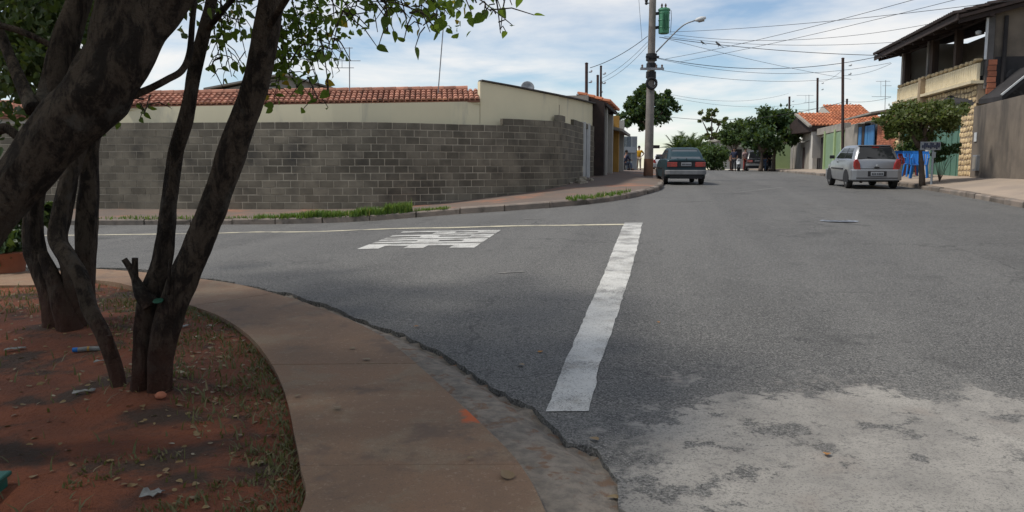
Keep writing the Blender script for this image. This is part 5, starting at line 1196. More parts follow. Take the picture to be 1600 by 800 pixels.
# tree behind the pole
b0 = at(1012, 266, 58); b0.z = walk_z_L(b0.x, b0.y); f0 = at(1013, 205, 58)
far_tree('street_tree', 'round dark green street tree directly behind the utility pole', b0, [pxblob(1010, 168, 62, 62, 58, 60, 2), pxblob(988, 182, 42, 44, 58, 40), pxblob(1034, 170, 44, 56, 58, 40), pxblob(1005, 146, 40, 34, 58), pxblob(1040, 150, 26, 24, 58, 24, .5), pxblob(998, 196, 34, 20, 58, 34, .5)], 7000, .17, MT['leaf_dark'], limbs_to(b0, f0, [at(990, 180, 58), at(1035, 175, 57), at(1010, 150, 58.6), at(1005, 190, 57)]), 3, 90, .13)
# dark dense tree on the right at the street end
b0 = rw_(1188, 266, 60); f0 = at(1190, 236, 60)
far_tree('dense_round_tree', 'broad dense dark green tree overhanging the grey gates at street end', b0, [pxblob(1210, 205, 84, 62, 60, 80, 3), pxblob(1182, 212, 44, 44, 60, 44), pxblob(1240, 200, 34, 46, 60, 40), pxblob(1212, 185, 58, 30, 60, 50, 1)], 11000, .16, MT['leaf_dark'], limbs_to(b0, f0, [at(1175, 215, 60), at(1210, 200, 60), at(1235, 205, 60)]) + [[at(1208, 268, 60.5), at(1210, 240, 60.5), at(1218, 210, 60)]], 4, 110, .14, r0=.18)
b0 = rw_(1142, 266, 82); f0 = at(1146, 238, 82)
far_tree('loose_green_tree', 'lighter loose green tree left of the dense dark tree', b0, [pxblob(1150, 208, 44, 44, 82, 44, 2), pxblob(1168, 200, 30, 34, 82), pxblob(1135, 215, 22, 26, 82, 22, .6)], 5000, .20, MT['leaf_mid'], limbs_to(b0, f0, [at(1135, 214, 82), at(1150, 205, 82), at(1168, 200, 82)]), 5, 70, .14)
b0 = rw_(1112, 266, 92); f0 = at(1112, 222, 92)
far_tree('airy_tree', 'tall thin airy tree with sky showing through its crown', b0, [pxblob(1112, 180, 34, 24, 92, 30, 1.2), pxblob(1098, 188, 20, 18, 92, 20, .8), pxblob(1126, 188, 20, 20, 92, 20, .7), pxblob(1106, 206, 34, 22, 92, 30, .9), pxblob(1120, 216, 26, 18, 92, 24, .6), pxblob(1134, 184, 8, 8, 92, 8, .2)], 2000, .22, MT['leaf_olive'], limbs_to(b0, f0, [at(1097, 188, 92), at(1112, 176, 92), at(1128, 188, 92), at(1104, 205, 92)]), 6, 34, .10)
# palms: fans of blades
def palm(label, base, h, n, seed, Ln):
    o = thing('palm', label, 'palm', base, 0, 'palms beyond the blue car'); g = random.Random(seed)
    MB().tube([(0, 0, -.2), (.05, 0, h * .5), (0, 0, h)], [.22, .18, .15], 9, wob=.1).build('trunk', MT['bark_far'], o, smooth=True)
    for i in range(n):
        az = i * 2.4 + g.uniform(-.3, .3); el = g.uniform(.15, 1.35); d = V3((math.cos(az), math.sin(az), 0)); L_ = Ln * g.uniform(.8, 1.1)
        pts = [V3((0, 0, h)) + d * (L_ * t * math.cos(el) + .3 * t * t * L_ * math.sin(el) * .4) + V3((0, 0, L_ * t * math.sin(el) - .45 * L_ * t * t * math.cos(el))) for t in np.linspace(0, 1, 7)]
        mb = MB(); mb.tube(pts, [.03] * 6 + [.008], 5)
        for a, b2 in zip(pts[:-1], pts[1:]):
            for t in (0, .33, .66):
                c = a.lerp(b2, t); dr = (b2 - a).normalized(); sd_ = dr.cross(V3((0, 0, 1))).normalized()
                for s in (-1, 1):
                    tip = c + sd_ * s * L_ * .22 + dr * L_ * .13 - V3((0, 0, .06)); w = dr * .05; mb.add([c - w, c + w, tip], [(0, 1, 2)])
        mb.build('frond', MT['leaf_dark'], o, fix=False)
    return o
for (x, y, Y, h, sd_, lab) in ((1056, 262, 80, 1.7, 1, 'leftmost dark palm above the blue car roof'), (1071, 262, 83, 2.0, 2, 'middle dark palm above the blue car roof'), (1088, 262, 81, 1.7, 3, 'rightmost dark palm beside the hedge')):
    palm(lab, rw_(x, y, Y), h, 22, sd_, 2.1)
o = thing('hedge', 'dense green hedge right of the blue car', 'hedge', rw_(1115, 266, 72)); org = Vector(o.location)
MB().tube([(0, 0, 0), (.1, 0, .9), (-.1, 0, 1.5)], .08, 7).build('stem', MT['bark_far'], o)
cloud('foliage', [pxblob(1112, 247, 50, 36, 72, 40, 3), pxblob(1092, 244, 26, 28, 73, 26), pxblob(1130, 244, 20, 32, 72, 26)], 8000, .13, MT['leaf_mid'], o, org, 9, 90, .14)
o = thing('low_shrub', 'dark leafy shrubs between the palms and the loose tree', 'shrub', rw_(1122, 262, 88)); MB().tube([(0, 0, 0), (.1, 0, 1.6)], .08, 7).build('stem', MT['bark_far'], o)
cloud('foliage', [pxblob(1080, 234, 50, 26, 90, 30), pxblob(1110, 230, 40, 24, 88, 30), pxblob(1135, 238, 30, 30, 86, 30)], 5000, .17, MT['leaf_dark'], o, Vector(o.location), 10, 70, .14)
# clipped tree by the street sign
b0 = at(1441, 289, 25.9); b0.z = walk_z_R(b0.x, b0.y) - .03; f0 = at(1437, 224, 25.9)
o = far_tree('clipped_tree', 'small flat topped clipped tree with olive crown before the stone house', b0, [pxblob(1440, 186, 116, 50, 26, 100, 4), pxblob(1400, 186, 56, 52, 26, 60, 1.4), pxblob(1480, 178, 54, 42, 26, 60, 1.4), pxblob(1440, 172, 110, 26, 26, 90, 2), pxblob(1405, 206, 46, 34, 26, 50, .8), pxblob(1430, 212, 60, 20, 26, 50, .6)], 17000, .062, MT['leaf_olive'], [[b0, at(1440, 260, 25.9), at(1438, 236, 25.9), f0]] + [[f0 + V3((0, 0, -.1)), f0.lerp(t, .5) + V3((0, 0, .1)), t] for t in (at(1405, 190, 25.8), at(1425, 180, 26.2), at(1455, 185, 25.6), at(1480, 182, 26), at(1440, 175, 26))], 11, 150, .10, r0=.105)
o = thing('twiggy_shrub', 'low twiggy dark shrub beside the green gate', 'shrub', V3((at(1468, 280, 26.3).x, 26.3, walk_z_R(at(1468, 280, 26.3).x, 26.3)))); org = Vector(o.location)
mb = MB()
for i in range(9):
    t = at(1452 + i * 5.5, 225 + (i * 7) % 22, 26.2 + (i % 3) * .15) - org; mb.tube(spline([V3((0, 0, 0)), t * .5 + V3((0, 0, .1)), t], 3), [.010 - .0011 * k for k in range(7)], 5)
mb.build('stems', MT['bark_far'], o)
cloud('foliage', [pxblob(1478, 233, 40, 22, 26.3, 30, 1.6), pxblob(1460, 246, 30, 16, 26.2, 26, .7)], 1300, .05, MT['leaf_dark'], o, org, 12, 26, .14)
o = thing('potted_plant', 'leafy green plant in the gateway behind the blue chairs', 'plant', V3((at(1418, 270, 33.6).x, 33.6, walk_z_R(at(1418, 270, 33.6).x, 33.6)))); MB().lathe([(.12, 0), (.17, .3), (.18, .32), (.15, .33)], 12).build('pot', MT['brick'], o)
MB().tube([(0, 0, .3), (.05, 0, .8)], .03, 6).build('stem', MT['bark_far'], o); cloud('foliage', [pxblob(1412, 238, 42, 26, 33.6, 26), pxblob(1425, 226, 26, 24, 33.6, 24)], 1500, .07, MT['leaf_mid'], o, Vector(o.location), 13, 30, .15)
# grass tufts along the far kerb (stuff)
MT['grass'] = leafmat('fresh_grass', (.075, .145, .025), (.125, .205, .045), (.28, .25, .09), .35, 2)
def blades(name, pts, hmin, hmax, mat, label, seed, w=.008, lean=.5):
    g = np.random.default_rng(seed); mb = MB()
    for (x, y, z, s) in pts:
        a = g.uniform(0, 6.28); h = g.uniform(hmin, hmax) * s; l_ = g.uniform(0, lean) * h; d = V3((math.cos(a), math.sin(a), 0)); n_ = V3((-d.y, d.x, 0)) * w * (.6 + g.random()); p = V3((x, y, z - .01))
        m_ = p + d * l_ * .35 + V3((0, 0, h * .6)); k = len(mb.v); mb.v += [tuple(p - n_), tuple(p + n_), tuple(m_ + n_ * .7), tuple(p + d * l_ + V3((0, 0, h))), tuple(m_ - n_ * .7)]; mb.f += [(k, k + 1, k + 2, k + 4), (k + 4, k + 2, k + 3)]
    return tag(mb.build(name, mat, None, fix=False), label, 'grass', kind='stuff')
pts = []; g = np.random.default_rng(5)
def kerb_pts(x0, x1, n, amp, wide=.45):
    for i in range(n):
        x = g.uniform(x0, x1); t = (x - x0) / (x1 - x0); i0 = min(range(len(far_kerb)), key=lambda k: abs(proj((far_kerb[k].x, far_kerb[k].y, .3))[0] - x) if far_kerb[k].y < 30 else 1e9)
        a = far_kerb[i0]; b2 = far_kerb[min(i0 + 1, len(far_kerb) - 1)]; c = a.lerp(b2, g.random()) if (b2 - a).length < 1.6 else a; cx = at(x, 340, c.y).x; cy = c.y + abs(g.normal()) * wide * .6 + .02
        cl_ = .5 + .5 * mnoise.noise(V3((cx * 1.6, cy * 1.6, 7))); pts.append((cx, cy, walk_z_L(cx, cy), amp * (.45 + cl_)))
kerb_pts(435, 560, 1700, .55); kerb_pts(555, 600, 600, .65); kerb_pts(600, 640, 900, .95); kerb_pts(640, 700, 250, .35); kerb_pts(395, 440, 220, .4); kerb_pts(885, 985, 500, .4, .25); kerb_pts(150, 400, 320, .3)
blades('kerb_grass', pts, .12, .34, MT['grass'], 'strip of bright green grass growing along the far kerb', 21, .012, .7)

# ================================================================== the trees we stand under
def bark():
    m, n, l, b = newmat('rough_bark'); p = pos(n)
    f = nramp(n, l, nnoise(n, l, p, 11, 9, .72, .4, (1, 1, .4)), .42, .58); col = mixrgb(n, l, f, (.088, .068, .051), (.021, .016, .013))
    col = mixrgb(n, l, nramp(n, l, nnoise(n, l, p, 3.5, 6, .65, .4), .56, .70, 0, .7), col, (.105, .098, .085))                 # lichen
    sp = n.new('ShaderNodeSeparateXYZ'); l.new(p, sp.inputs[0])
    hgt = nmath(n, l, 'MULTIPLY_ADD', nmath(n, l, 'SUBTRACT', nnoise(n, l, p, 5, 5), .5), .8, sp.outputs[2]); col = mixrgb(n, l, nramp(n, l, hgt, .75, .12, 0, .8), col, (.075, .032, .021))      # splashed red soil
    l.new(col, b.inputs['Base Color']); b.inputs['Roughness'].default_value = .92; b.inputs['Specular IOR Level'].default_value = .2
    h = nmath(n, l, 'ADD', nnoise(n, l, p, 22, 7, .7, .2, (1, 1, .3)), nmath(n, l, 'MULTIPLY', nnoise(n, l, p, 70, 4, .6), .4)); nbump(n, l, b, h, 1.0, .06); return m
MT['bark'] = bark()
def limb(poly, Y0, Y1, sub=5):
    """(x, y, width) pixels along a stem whose distance runs from Y0 to Y1"""
    m = len(poly); P3 = []; Rd_ = []
    for i, (x, y, w) in enumerate(poly):
        Y = Y0 + (Y1 - Y0) * i / (m - 1); P3.append(at(x, y, Y)); Rd_.append(w / 2 / ppm(Y))
    s3 = spline(P3, sub); rr_ = np.interp(np.linspace(0, m - 1, len(s3)), range(m), Rd_); return s3, list(rr_)
def stems(o, name, limbs, seed=0, n=24):
    org = Vector(o.location); out = []
    for i, (poly, Y0, Y1) in enumerate(limbs):
        p, r = limb(poly, Y0, Y1, 12); out.append((p, r)); MB().tube([q_ - org for q_ in p], r, n if max(r) > .03 else 8, wob=.22, seed=seed + i).build(name if i == 0 else ('stem' if max(r) > .05 else 'branch'), MT['bark'], o, smooth=True, fix=False)
    return out
TY = gp(235, 627).y
ft = thing('forked_tree', 'dark forked tree with several leaning stems rising from the bed nearest the sidewalk', 'tree', gp(235, 628))
fs_ = stems(ft, 'trunk', [
    ([(249, 652, 66), (249, 632, 42), (252, 560, 37), (263, 500, 42), (284, 440, 43), (311, 380, 42), (345, 290, 42), (375, 200, 43), (395, 140, 41), (410, 80, 40), (424, 0, 40), (440, -120, 36), (470, -260, 28), (510, -420, 16)], TY, TY - .15),
    ([(217, 652, 50), (218, 630, 31), (221, 560, 27), (225, 500, 28), (239, 450, 34), (254, 400, 31), (262, 330, 25), (266, 300, 25), (275, 240, 22), (292, 180, 22), (305, 110, 20), (318, 50, 19), (330, 0, 18), (345, -80, 14), (370, -200, 10)], TY, TY + .1),
    ([(190, 652, 40), (188, 630, 27), (181, 580, 24), (162, 525, 23), (140, 482, 24), (125, 434, 24), (104, 400, 24), (88, 375, 24), (94, 330, 23), (112, 265, 22), (138, 195, 20), (160, 120, 16)], TY, TY + .8),
    ([(236, 478, 28), (222, 460, 24), (211, 435, 12), (204, 420, 10), (194, 405, 9)], TY - .05, TY - .05),
    ([(212, 438, 10), (211, 420, 10), (211, 403, 10)], TY - .05, TY - .05),
    ([(262, 460, 6), (264, 430, 5), (265, 405, 3)], TY - .12, TY - .15),
    ([(176, 560, 16), (172, 540, 12), (171, 524, 9)], TY - .05, TY - .05),
    ([(318, 50, 12), (345, 20, 10), (380, -20, 8), (420, -60, 5)], TY + .1, TY - .3),
    ([(410, 60, 14), (440, 10, 11), (480, -40, 9), (560, -70, 6)], TY - .1, TY - .6)], 1)
c = at(247, 470, TY - .12) - Vector(ft.location)
MB().lathe([(.034, -.006), (.038, 0), (.034, .006), (.015, .009)], 14).build('green_tie', M('green_plastic', (.012, .075, .045), (.01, .055, .035), 6, .6), ft).matrix_local = Matrix.Translation(c) @ Matrix.Rotation(R(18), 4, 'X') @ Matrix.Scale(.8, 4)
BY = gp(105, 522).y
bt = thing('clustered_tree', 'cluster of dark reddish stems rising together behind the forked tree', 'tree', gp(105, 523))
stems(bt, 'trunk', [
    ([(95, 542, 78), (94, 520, 52), (84, 470, 40), (70, 430, 37), (56, 390, 33), (52, 340, 28), (60, 290, 26), (78, 210, 24), (100, 100, 20), (115, 0, 16), (130, -120, 10)], BY, BY + .2),
    ([(121, 538, 50), (120, 518, 37), (115, 460, 32), (108, 410, 30), (92, 378, 26), (98, 330, 27), (112, 262, 24), (128, 190, 20), (150, 90, 14), (170, -20, 10)], BY, BY - .2),
    ([(136, 534, 38), (134, 514, 28), (131, 450, 32), (134, 380, 31), (138, 300, 29), (142, 220, 26), (150, 150, 22), (165, 60, 18), (190, -60, 12)], BY + .1, BY + .5),
    ([(112, 535, 50), (108, 515, 40), (95, 470, 30), (82, 430, 22), (66, 395, 16)], BY - .12, BY - .1)], 20)
lb = gp(-268, 735); LY = lb.y
lt = thing('leaning_tree', 'thick dark trunk leaning from the left edge across the top corner', 'tree', lb)
ls_ = stems(lt, 'trunk', [
    ([(-275, 760, 180), (-262, 705, 145), (-222, 625, 118), (-158, 515, 98), (-92, 428, 86), (-28, 350, 78), (34, 276, 76), (93, 206, 84), (150, 143, 95), (190, 92, 86), (228, 42, 68), (266, -4, 62), (315, -75, 56), (380, -190, 46), (450, -330, 30)], LY, LY + .35),
    ([(150, 140, 90), (178, 85, 78), (188, 30, 73), (192, -30, 70), (200, -140, 58), (190, -300, 40)], LY + .22, LY + .3),
    ([(55, 235, 42), (74, 170, 40), (92, 110, 38), (108, 50, 36), (124, 0, 34), (150, -100, 28), (190, -220, 18)], LY + .35, LY + .6),
    ([(52, 170, 24), (38, 140, 21), (20, 100, 18), (0, 52, 16), (-26, -10, 14), (-60, -90, 10)], LY + .3, LY + .7),
    ([(205, 150, 13), (235, 138, 11), (262, 124, 11), (284, 110, 11), (296, 82, 10), (300, 40, 9), (304, 0, 8)], LY + .35, LY + .5),
    ([(-10, 205, 18), (10, 200, 16), (30, 215, 14)], LY + .2, LY + .2),
    ([(-20, 36, 9), (30, 48, 9), (85, 74, 8), (130, 110, 8)], LY + .5, LY + .5),
    ([(300, -28, 30), (400, -60, 22), (520, -62, 15), (640, -50, 10), (740, -36, 6), (790, -26, 4)], LY + .35, LY - .2)], 40, 20)

# leaves: heart-shaped, folded along the midrib
def leaf_mesh(v):
    g = random.Random(v); f = .12 + .1 * g.random(); dr = g.uniform(.05, .22)
    out = [(0, .0), (.20, .02), (.36, .18), (.38, .40), (.26, .66), (.10, .88), (0, 1.0)]
    mb = MB(); mid = [(0, y, -dr * y * y) for y in (0, .2, .42, .68, 1.0)]
    Lf = [(-x, y, f * x - dr * y * y) for x, y in out[1:-1]]; Rt = [(x, y, f * x - dr * y * y) for x, y in out[1:-1]]
    mb.v = mid + Lf + Rt
    for o_ in (5, 10):
        q_ = [(0, o_, o_ + 1, 1), (1, o_ + 1, o_ + 2, 2), (2, o_ + 2, o_ + 3, 3), (3, o_ + 3, o_ + 4), (3, o_ + 4, 4)]
        mb.f += q_ if o_ == 10 else [tuple(reversed(t)) for t in q_]
    return mb
leaf_mbs = [leaf_mesh(i) for i in range(6)]; leaf_mes = [m.mesh('leaf', MT['leaf_near'], True, False) for m in leaf_mbs]
LV = [np.array(m.v) for m in leaf_mbs]
g = random.Random(11)
def leaf_matrix(p, s, droop=.7):
    d = V3((g.gauss(0, 1), g.gauss(0, 1), g.gauss(-droop, .55))).normalized(); q_ = d.to_track_quat('Y', 'Z').to_matrix().to_4x4()
    return Matrix.Translation(p) @ q_ @ Matrix.Rotation(g.uniform(-1.3, 1.3), 4, 'Y') @ Matrix.Scale(s, 4)
# sprays in view: twig from a to b (pixels, distance), number of leaves and how far they hang off it
SPR = [((430, -20), (452, 120), 5.3, 17, .22), ((450, -30), (500, 140), 5.2, 19, .22), ((470, -30), (520, 105), 5.1, 17, .22), ((440, 40), (432, 150), 5.4, 12, .16), ((425, 60), (470, 150), 5.5, 10, .16), ((500, 60), (515, 150), 4.9, 5, .12),
       ((480, 120), (500, 160), 5.0, 7, .13), ((500, -20), (560, 40), 4.0, 10, .18), ((540, -30), (640, 28), 3.9, 12, .16), ((590, -30), (690, 40), 3.9, 14, .16), ((640, -30), (700, 22), 4.1, 10, .16), ((600, 10), (605, 52), 3.9, 5, .10), ((640, 20), (672, 50), 3.9, 5, .10), ((700, -20), (790, 30), 3.8, 10, .14), ((770, -10), (782, 52), 3.8, 3, .07), ((745, -20), (800, 8), 3.8, 7, .12),
       ((345, 0), (362, 120), 4.8, 11, .17), ((330, 10), (345, 100), 5.0, 8, .14), ((370, -10), (385, 90), 5.0, 8, .15), ((300, -10), (360, 30), 4.6, 8, .16), ((345, 90), (350, 140), 4.7, 3, .08), ((235, 150), (225, 180), 4.4, 5, .12), ((225, 155), (185, 185), 4.4, 3, .09),
       ((420, 130), (415, 165), 5.3, 5, .08), ((560, -10), (590, 50), 4.2, 6, .14), ((520, 60), (548, 95), 4.5, 3, .08), ((455, 95), (512, 75), 5.0, 8, .15), ((400, -20), (440, 60), 5.5, 12, .2)]
twigs = MB(); cr1 = None; spots = []
lo_ = Vector(lt.location)
for (a, b_, Y, n, sp) in SPR:
    A_ = at(a[0], a[1], Y); B_ = at(b_[0], b_[1], Y + g.uniform(-.25, .25)); mid_ = A_.lerp(B_, .5) + V3((g.uniform(-.04, .04), g.uniform(-.08, .08), .05))
    pts = spline([A_, mid_, B_], 5); twigs.tube([p - lo_ for p in pts], [.006 - .0004 * i for i in range(len(pts))], 5)
    for i in range(n):
        t = g.random() ** .8; p = A_.lerp(B_, t) + V3((g.gauss(0, sp * .5), g.gauss(0, sp * .7), g.gauss(-.02, sp * .32)))
        if True: q0_ = A_.lerp(B_, max(0, t - .1)); twigs.tube([q0_ - lo_, q0_.lerp(p, .5) + V3((0, 0, .02)) - lo_, p - lo_], [.0035, .003, .002], 4)
        spots.append((p, g.uniform(.036, .066)))
crown = twigs.build('twigs', MT['bark'], lt, fix=False); crown['kind'] = 'stuff'
for i, (p, s) in enumerate(spots[:296]):
    o = link('leaf', g.choice(leaf_mes), lt); o.matrix_local = Matrix.Translation(-lo_) @ leaf_matrix(p, s)
big = link('leaf', leaf_mes[2], lt); big.matrix_local = Matrix.Translation(-lo_) @ Matrix.Translation(at(531, -14, 3.0)) @ V3((.12, .1, -1)).to_track_quat('Y', 'Z').to_matrix().to_4x4() @ Matrix.Rotation(.5, 4, 'Y') @ Matrix.Scale(.10, 4)
# the mass of the crowns, mostly overhead
def leaf_mass(name, blobs, n, smin, smax, parent, seed, clumps, spread=.18, mat=None):
    ng = np.random.default_rng(seed); w = np.array([b_[2] for b_ in blobs]); w = w / w.sum(); cc = []
    for (c, r, _), k in zip(blobs, (w * clumps).astype(int) + 2):
        d = ng.normal(size=(k, 3)); d /= np.linalg.norm(d, axis=1)[:, None]; cc.append(np.array(c) + d * (ng.uniform(0, 1, (k, 1)) ** .4) * np.array(r))
    cc = np.concatenate(cc); idx = ng.integers(0, len(cc), n); P_ = cc[idx] + ng.normal(size=(n, 3)) * spread
    d = ng.normal(size=(n, 3)); d[:, 2] -= .6; d /= np.linalg.norm(d, axis=1)[:, None]; u = np.cross(d, ng.normal(size=(n, 3))); u /= np.linalg.norm(u, axis=1)[:, None]; w_ = np.cross(u, d); s = ng.uniform(smin, smax, n)
    T_ = np.array([(0, 0, 0), (.36, .25, .1), (.28, .62, .05), (0, 1, -.15), (-.28, .62, .05), (-.36, .25, .1)])
    vs = (P_[:, None, :] + s[:, None, None] * (T_[None, :, 0:1] * u[:, None, :] + T_[None, :, 1:2] * d[:, None, :] + T_[None, :, 2:3] * w_[:, None, :])).reshape(-1, 3) - np.array(parent.location)
    me = bpy.data.meshes.new(name); me.vertices.add(6 * n); me.vertices.foreach_set('co', vs.ravel().astype(np.float32)); base = np.arange(n)[:, None] * 6
    li = np.concatenate([base + np.array([0, 1, 2, 3]), base + np.array([0, 3, 4, 5])], 1).ravel(); me.loops.add(8 * n); me.loops.foreach_set('vertex_index', li); me.polygons.add(2 * n); me.polygons.foreach_set('loop_start', np.arange(2 * n) * 4); me.polygons.foreach_set('loop_total', np.full(2 * n, 4)); me.update(calc_edges=True); me.materials.append(mat or MT['leaf_near'])
    return link(name, me, parent)
leaf_mass('crown', [((-2.6, 5.6, 3.9), (1.3, 1.4, .9), 1.2), ((-1.9, 4.8, 3.8), (1.2, 1.2, .8), 1), ((-3.0, 7.4, 4.6), (1.6, 1.6, 1.2), 1)], 10000, .06, .10, ft, 1, 110, .22)
leaf_mass('crown', [(tuple(at(60, 20, 6.9)), (.55, .6, .32), .6), (tuple(at(20, 90, 7.2)), (.5, .6, .35), .45), (tuple(at(110, 60, 7.0)), (.45, .5, .30), .4), ((-4.4, 7.4, 4.0), (1.8, 1.6, 1.1), 1.6), ((-5.8, 8.8, 4.4), (1.8, 1.8, 1.3), 1.2)], 8000, .06, .10, bt, 2, 80, .2, MT['leaf_dark'])  # darker leaf colour stands in for shade on this crown
leaf_mass('crown', [((-3.9, 3.2, 4.1), (1.9, 1.9, .9), 1.6), ((-3.0, 2.4, 4.1), (1.7, 1.8, .8), 1.5), ((-3.0, 4.6, 4.3), (1.6, 1.6, .9), 1.3), ((-5.4, 5.0, 4.3), (1.8, 1.8, 1.1), 1.4), ((-2.9, .8, 4.2), (1.6, 1.6, .8), 1.1), ((-4.8, .6, 4.2), (2.2, 2.2, 1.0), 1.2), ((-7.0, 3.0, 4.4), (2.0, 2.2, 1.1), 1.4), ((-7.2, 6.4, 4.6), (2.0, 2.2, 1.2), 1.4)], 30000, .06, .11, lt, 3, 330, .26)  # unseen overhead leaves, added and shifted to set where tree shade falls
leaf_mass('hanging_leaves', [(tuple(at(468, 40, 5.3)), (.20, .25, .28), 1.5), (tuple(at(500, 20, 5.1)), (.26, .25, .16), 1), (tuple(at(442, 100, 5.4)), (.09, .2, .2), .5), (tuple(at(600, -4, 4.1)), (.30, .3, .07), .7), (tuple(at(690, -2, 4.0)), (.28, .3, .07), .5), (tuple(at(350, 25, 4.9)), (.20, .3, .14), .6)], 620, .03, .055, lt, 8, 60, .05)['kind'] = 'stuff'
leaf_mass('inner_leaves', [(tuple(at(40, 60, 6.0)), (.42, .5, .42), 1), (tuple(at(110, 40, 6.2)), (.35, .5, .36), .8), (tuple(at(0, 20, 5.6)), (.4, .5, .3), .8), (tuple(at(150, 10, 6.0)), (.35, .4, .2), .6), (tuple(at(20, 120, 6.2)), (.25, .4, .2), .35), (tuple(at(330, -5, 5.5)), (.4, .4, .12), .5)], 650, .04, .075, bt, 9, 60, .08, MT['leaf_dark'])['kind'] = 'stuff'  # same darkened leaf colour, shade put into the foliage
# bush and pot at the far left
o = thing('garden_bush', 'dark leafy bush growing at the left edge behind the trunks', 'bush', gp(12, 428, .02)); org = Vector(o.location); YB = org.y
MB().tube([(0, 0, 0), (.03, 0, .4), (-.02, 0, .8)], .03, 7).build('stem', MT['bark'], o)
MB().lathe([(.16, 0), (.2, .03), (.24, .26), (.26, .28), (.22, .29)], 14).build('clay_pot', MT['brick'], o, smooth=True, angle=40)
cloud('foliage', [pxblob(10, 385, 70, 60, YB, 70, 2), pxblob(45, 345, 40, 50, YB, 40), pxblob(70, 330, 24, 36, YB + .2, 24, .6), pxblob(-30, 370, 60, 80, YB, 60)], 1800, .075, MT['leaf_dark'], o, org, 31, 50, .16)

# ================================================================== small things on the ground
gg_ = np.random.default_rng(77); pts = []
for i in range(60000):
    x, y = gg_.uniform(-9, -.8), gg_.uniform(1.2, 11.5)
    d, _, q_ = pdist(V3((x, y)), Ls[6:90:2]) if i < 0 else (0, 0, 0)
    c = mnoise.noise(V3((x * 1.1, y * 1.1, 3))) + .5 * mnoise.noise(V3((x * 3.3, y * 3.3, 8)))
    px, py = proj((x, y, G(x, y)))
    near = 1.0 if (px > 255 + max(0, (py - 640)) * 1.1 and py > 470) else .0
    if py > 740: near *= .3
    far = 1.0 if py < 500 and px < 300 and y > 7.4 else 0
    if gg_.random() < (.55 * near + .5 * far + .08) * max(0, min(1, .55 + c)): pts.append((x, y))
ring = [(p.x, p.y) for p in bed_loop]; ra = np.array(ring); rb2 = np.roll(ra, -1, 0)
def in_bed(x, y, m=.03):
    ins = False
    for (x1, y1), (x2, y2) in zip(ra, rb2):
        if (y1 > y) != (y2 > y) and x < (x2 - x1) * (y - y1) / (y2 - y1) + x1: ins = not ins
    return ins
pts = [(x, y, bedz(x, y), 1.0) for x, y in pts[:26000] if in_bed(x + .04, y)]
MT['dry_grass'] = leafmat('short_dull_grass', (.085, .085, .030), (.13, .11, .05), (.20, .15, .08), .2, 2)
sl_ = [p for p in Ls if 1.9 < p.y < 8.6 and p.x > -4.6]
for i in range(8000):
    k = gg_.uniform(0, len(sl_) - 1.001); p = sl_[int(k)].lerp(sl_[int(k) + 1], k % 1); o_ = gg_.random() ** 1.6 * 1.0
    t = (sl_[int(k) + 1] - sl_[int(k)]).normalized(); nn = Vector((-t.y, t.x)); nn = nn if nn.x < 0 else -nn; x, y = p.x + nn.x * (o_ + .015), p.y + nn.y * (o_ + .015)
    c = mnoise.noise(V3((x * 1.7, y * 1.7, 3))) + .5 * mnoise.noise(V3((x * 5, y * 5, 8)))
    if c > -.05 + .25 * o_ + (.5 if y < 2.9 else 0): pts.append((x, y, bedz(x, y), .55))
blades('bed_grass', pts, .03, .085, MT['dry_grass'], 'thin short grass scattered over the red soil of the bed', 41, .005, 1.5)
MT['litter'] = leafmat('fallen_leaves', (.24, .17, .075), (.19, .12, .06), (.40, .36, .26), .1, 5)
lit = MB()
for i in range(4200):
    x, y = gg_.uniform(-7, -.8), gg_.uniform(1.6, 9)
    px, py = proj((x, y, G(x, y)))
    if not in_bed(x + .02, y) or gg_.random() > (.9 if px > 200 else .45): continue
    s = gg_.uniform(.02, .05); m = Matrix.Translation((x, y, bedz(x, y) + .006)) @ Matrix.Rotation(gg_.uniform(0, 6.28), 4, 'Z') @ Matrix.Rotation(gg_.uniform(-.35, .35), 4, 'X') @ Matrix.Rotation(gg_.uniform(-.35, .35), 4, 'Y')
    b2 = leaf_mbs[i % 6]; lit.add([m @ (V3(v) * s) for v in b2.v], b2.f)
tag(lit.build('leaf_litter', MT['litter'], None, fix=False), 'dry fallen leaves littering the planting bed', 'leaf litter', kind='stuff')
dry_me = [m.mesh('fallen_leaf', MT['litter'], True, False) for m in leaf_mbs]
MT['dry_orange'] = M('dry_orange_leaf', (.36, .17, .04), (.24, .11, .03), 30, .7)
SINGLES = [(550, 548, .05, 'w', 'small dark curled leaf on the sidewalk slab nearest the road bend'), (579, 564, .055, 'w', 'pale curled leaf just right of the dark curled leaf on the slab'), (527, 638, .055, 'w', 'pale dry leaf lying mid-slab on the sidewalk'), (460, 622, .04, 'w', 'tiny pale leaf at the sidewalk edge by the bed'), (798, 752, .075, 'w', 'crumpled whitish leaf on the sidewalk near the gutter'), (655, 512, .05, 'r', 'orange leaf on the asphalt near the broken edge'), (810, 572, .055, 'r', 'brown leaf on asphalt left of the stop line foot'), (842, 553, .045, 'r', 'small brown leaf touching the left of the stop line'), (935, 691, .05, 'r', 'yellowish leaf on asphalt below the stop line'), (1292, 711, .045, 'r', 'golden leaf alone on the pale concrete patch'), (870, 730, .06, 'g', 'yellow leaf lying in the gutter'), (842, 741, .05, 'g', 'olive leaf lying in the gutter beside the yellow one'), (968, 782, .05, 'g', 'orange leaf at the broken asphalt edge'), (775, 690, .05, 'g', 'pale chip beside the orange stain'), (730, 720, .03, 'w', 'tiny dark scrap on the lower sidewalk slab'), (1030, 506, .03, 'r', 'tiny pale leaf on asphalt right of the stop line')]
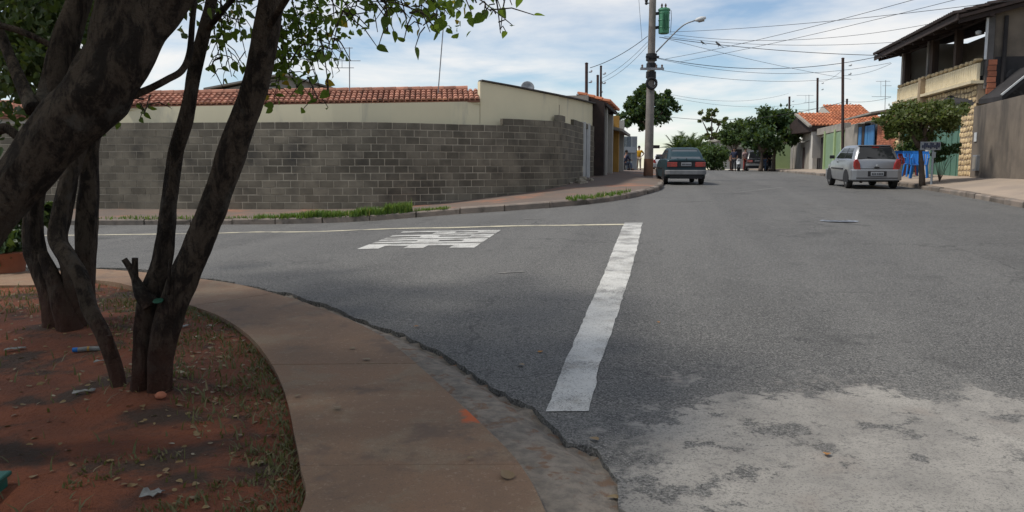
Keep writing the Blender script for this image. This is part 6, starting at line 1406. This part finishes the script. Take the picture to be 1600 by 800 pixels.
for i, (x, y, s, wh, lab) in enumerate(SINGLES):
    off = {'w': .05, 'r': .0, 'g': -.02}[wh]; p = gp(x, y, off); b2 = leaf_mbs[i % 6]
    me = b2.mesh('fallen_leaf', MT['dry_orange'] if wh != 'w' and i % 2 else MT['litter'], True, False)
    o = link('fallen_leaf', me); o.matrix_world = Matrix.Translation((p.x, p.y, p.z + .012)) @ Matrix.Rotation(i * 1.7, 4, 'Z') @ Matrix.Rotation(.25, 4, 'X') @ Matrix.Scale(s * 1.1, 4)
    tag(o, lab, 'leaf', 'single leaves fallen on the pavement')
# litter
MT['scrap'] = M('white_plastic_scrap', (.27, .27, .26), (.17, .17, .16), 20, .7)
def scrap(name, label, x, y, L_, w, mat, rot):
    p = gp(x, y); z = bedz(p.x, p.y); mb = MB(); n = 6
    for i in range(n + 1):
        for j in range(3): mb.v.append((L_ * (i / n - .5), w * (j / 2 - .5) * (1 + .3 * math.sin(i * 2.1)), .012 + .5 * w * abs(mnoise.noise(V3((i * .9, j * 1.3, x)))) + .005))
    mb.f = [(i * 3 + j, i * 3 + j + 1, i * 3 + j + 4, i * 3 + j + 3) for i in range(n) for j in range(2)]
    o = mb.build(name, mat, None, smooth=True); o.location = (p.x, p.y, z); o.rotation_euler = (0, 0, rot); m = o.modifiers.new('thick', 'SOLIDIFY'); m.thickness = .003
    return tag(o, label, 'litter')
scrap('plastic_scrap', 'white torn plastic strip on bare soil at the far left', 24, 552, .14, .045, MT['scrap'], .4); scrap('plastic_scrap', 'small white plastic scrap left of the thin leaning stem', 157, 572, .08, .04, MT['scrap'], .2); scrap('paper_scrap', 'whitish paper scrap lying left of the forked tree base', 132, 628, .12, .05, MT['scrap'], .3); scrap('plastic_scrap', 'grey white scrap right of the forked trunk', 291, 515, .07, .05, MT['scrap'], .9); scrap('paper_scrap', 'crumpled pale paper on the soil at the bottom', 238, 775, .09, .06, MT['scrap'], .1)
p = gp(137, 552); o = thing('wrapper_tube', 'rolled wrapper with blue end lying by the thin stem', 'litter', (p.x, p.y, bedz(p.x, p.y) + .02), .25)
MB().tube([(-.07, 0, 0), (.0, .002, .004), (.09, 0, 0)], [.016, .018, .015], 10).build('tube', MT['scrap'], o, smooth=True, angle=40); MB().tube([(-.10, 0, .0), (-.065, 0, 0)], [.017, .0175], 10).build('blue_end', MT['blue_plastic'], o, smooth=True, angle=40); MB().tube([(.0, 0, .0045), (.015, 0, .004)], .0185, 10).build('yellow_band', MT['ochre'], o)
p = gp(-10, 778); o = thing('plastic_crate', 'dark green plastic box corner at the bottom left edge', 'box', (p.x - .15, p.y - .02, bedz(p.x, p.y) - .04), .12); gm = M('teal_plastic', (.015, .10, .075), (.012, .08, .06), 8, .45)
MB().box((0, 0, .04), (.32, .24, .10)).build('box', gm, o, bevel=.012); MB().box((0, 0, .098), (.345, .265, .022)).build('lid', gm, o, bevel=.008)
p = gp(258, 631); o = MB().lathe([(.014, 0), (.03, .006), (.034, .02), (.02, .036), (.004, .04)], 9).build('stone', MT['brick'], None, smooth=True); o.location = (p.x + .03, p.y - .12, bedz(p.x, p.y - .12)); tag(o, 'orange brick fragment at the foot of the forked tree', 'stone')
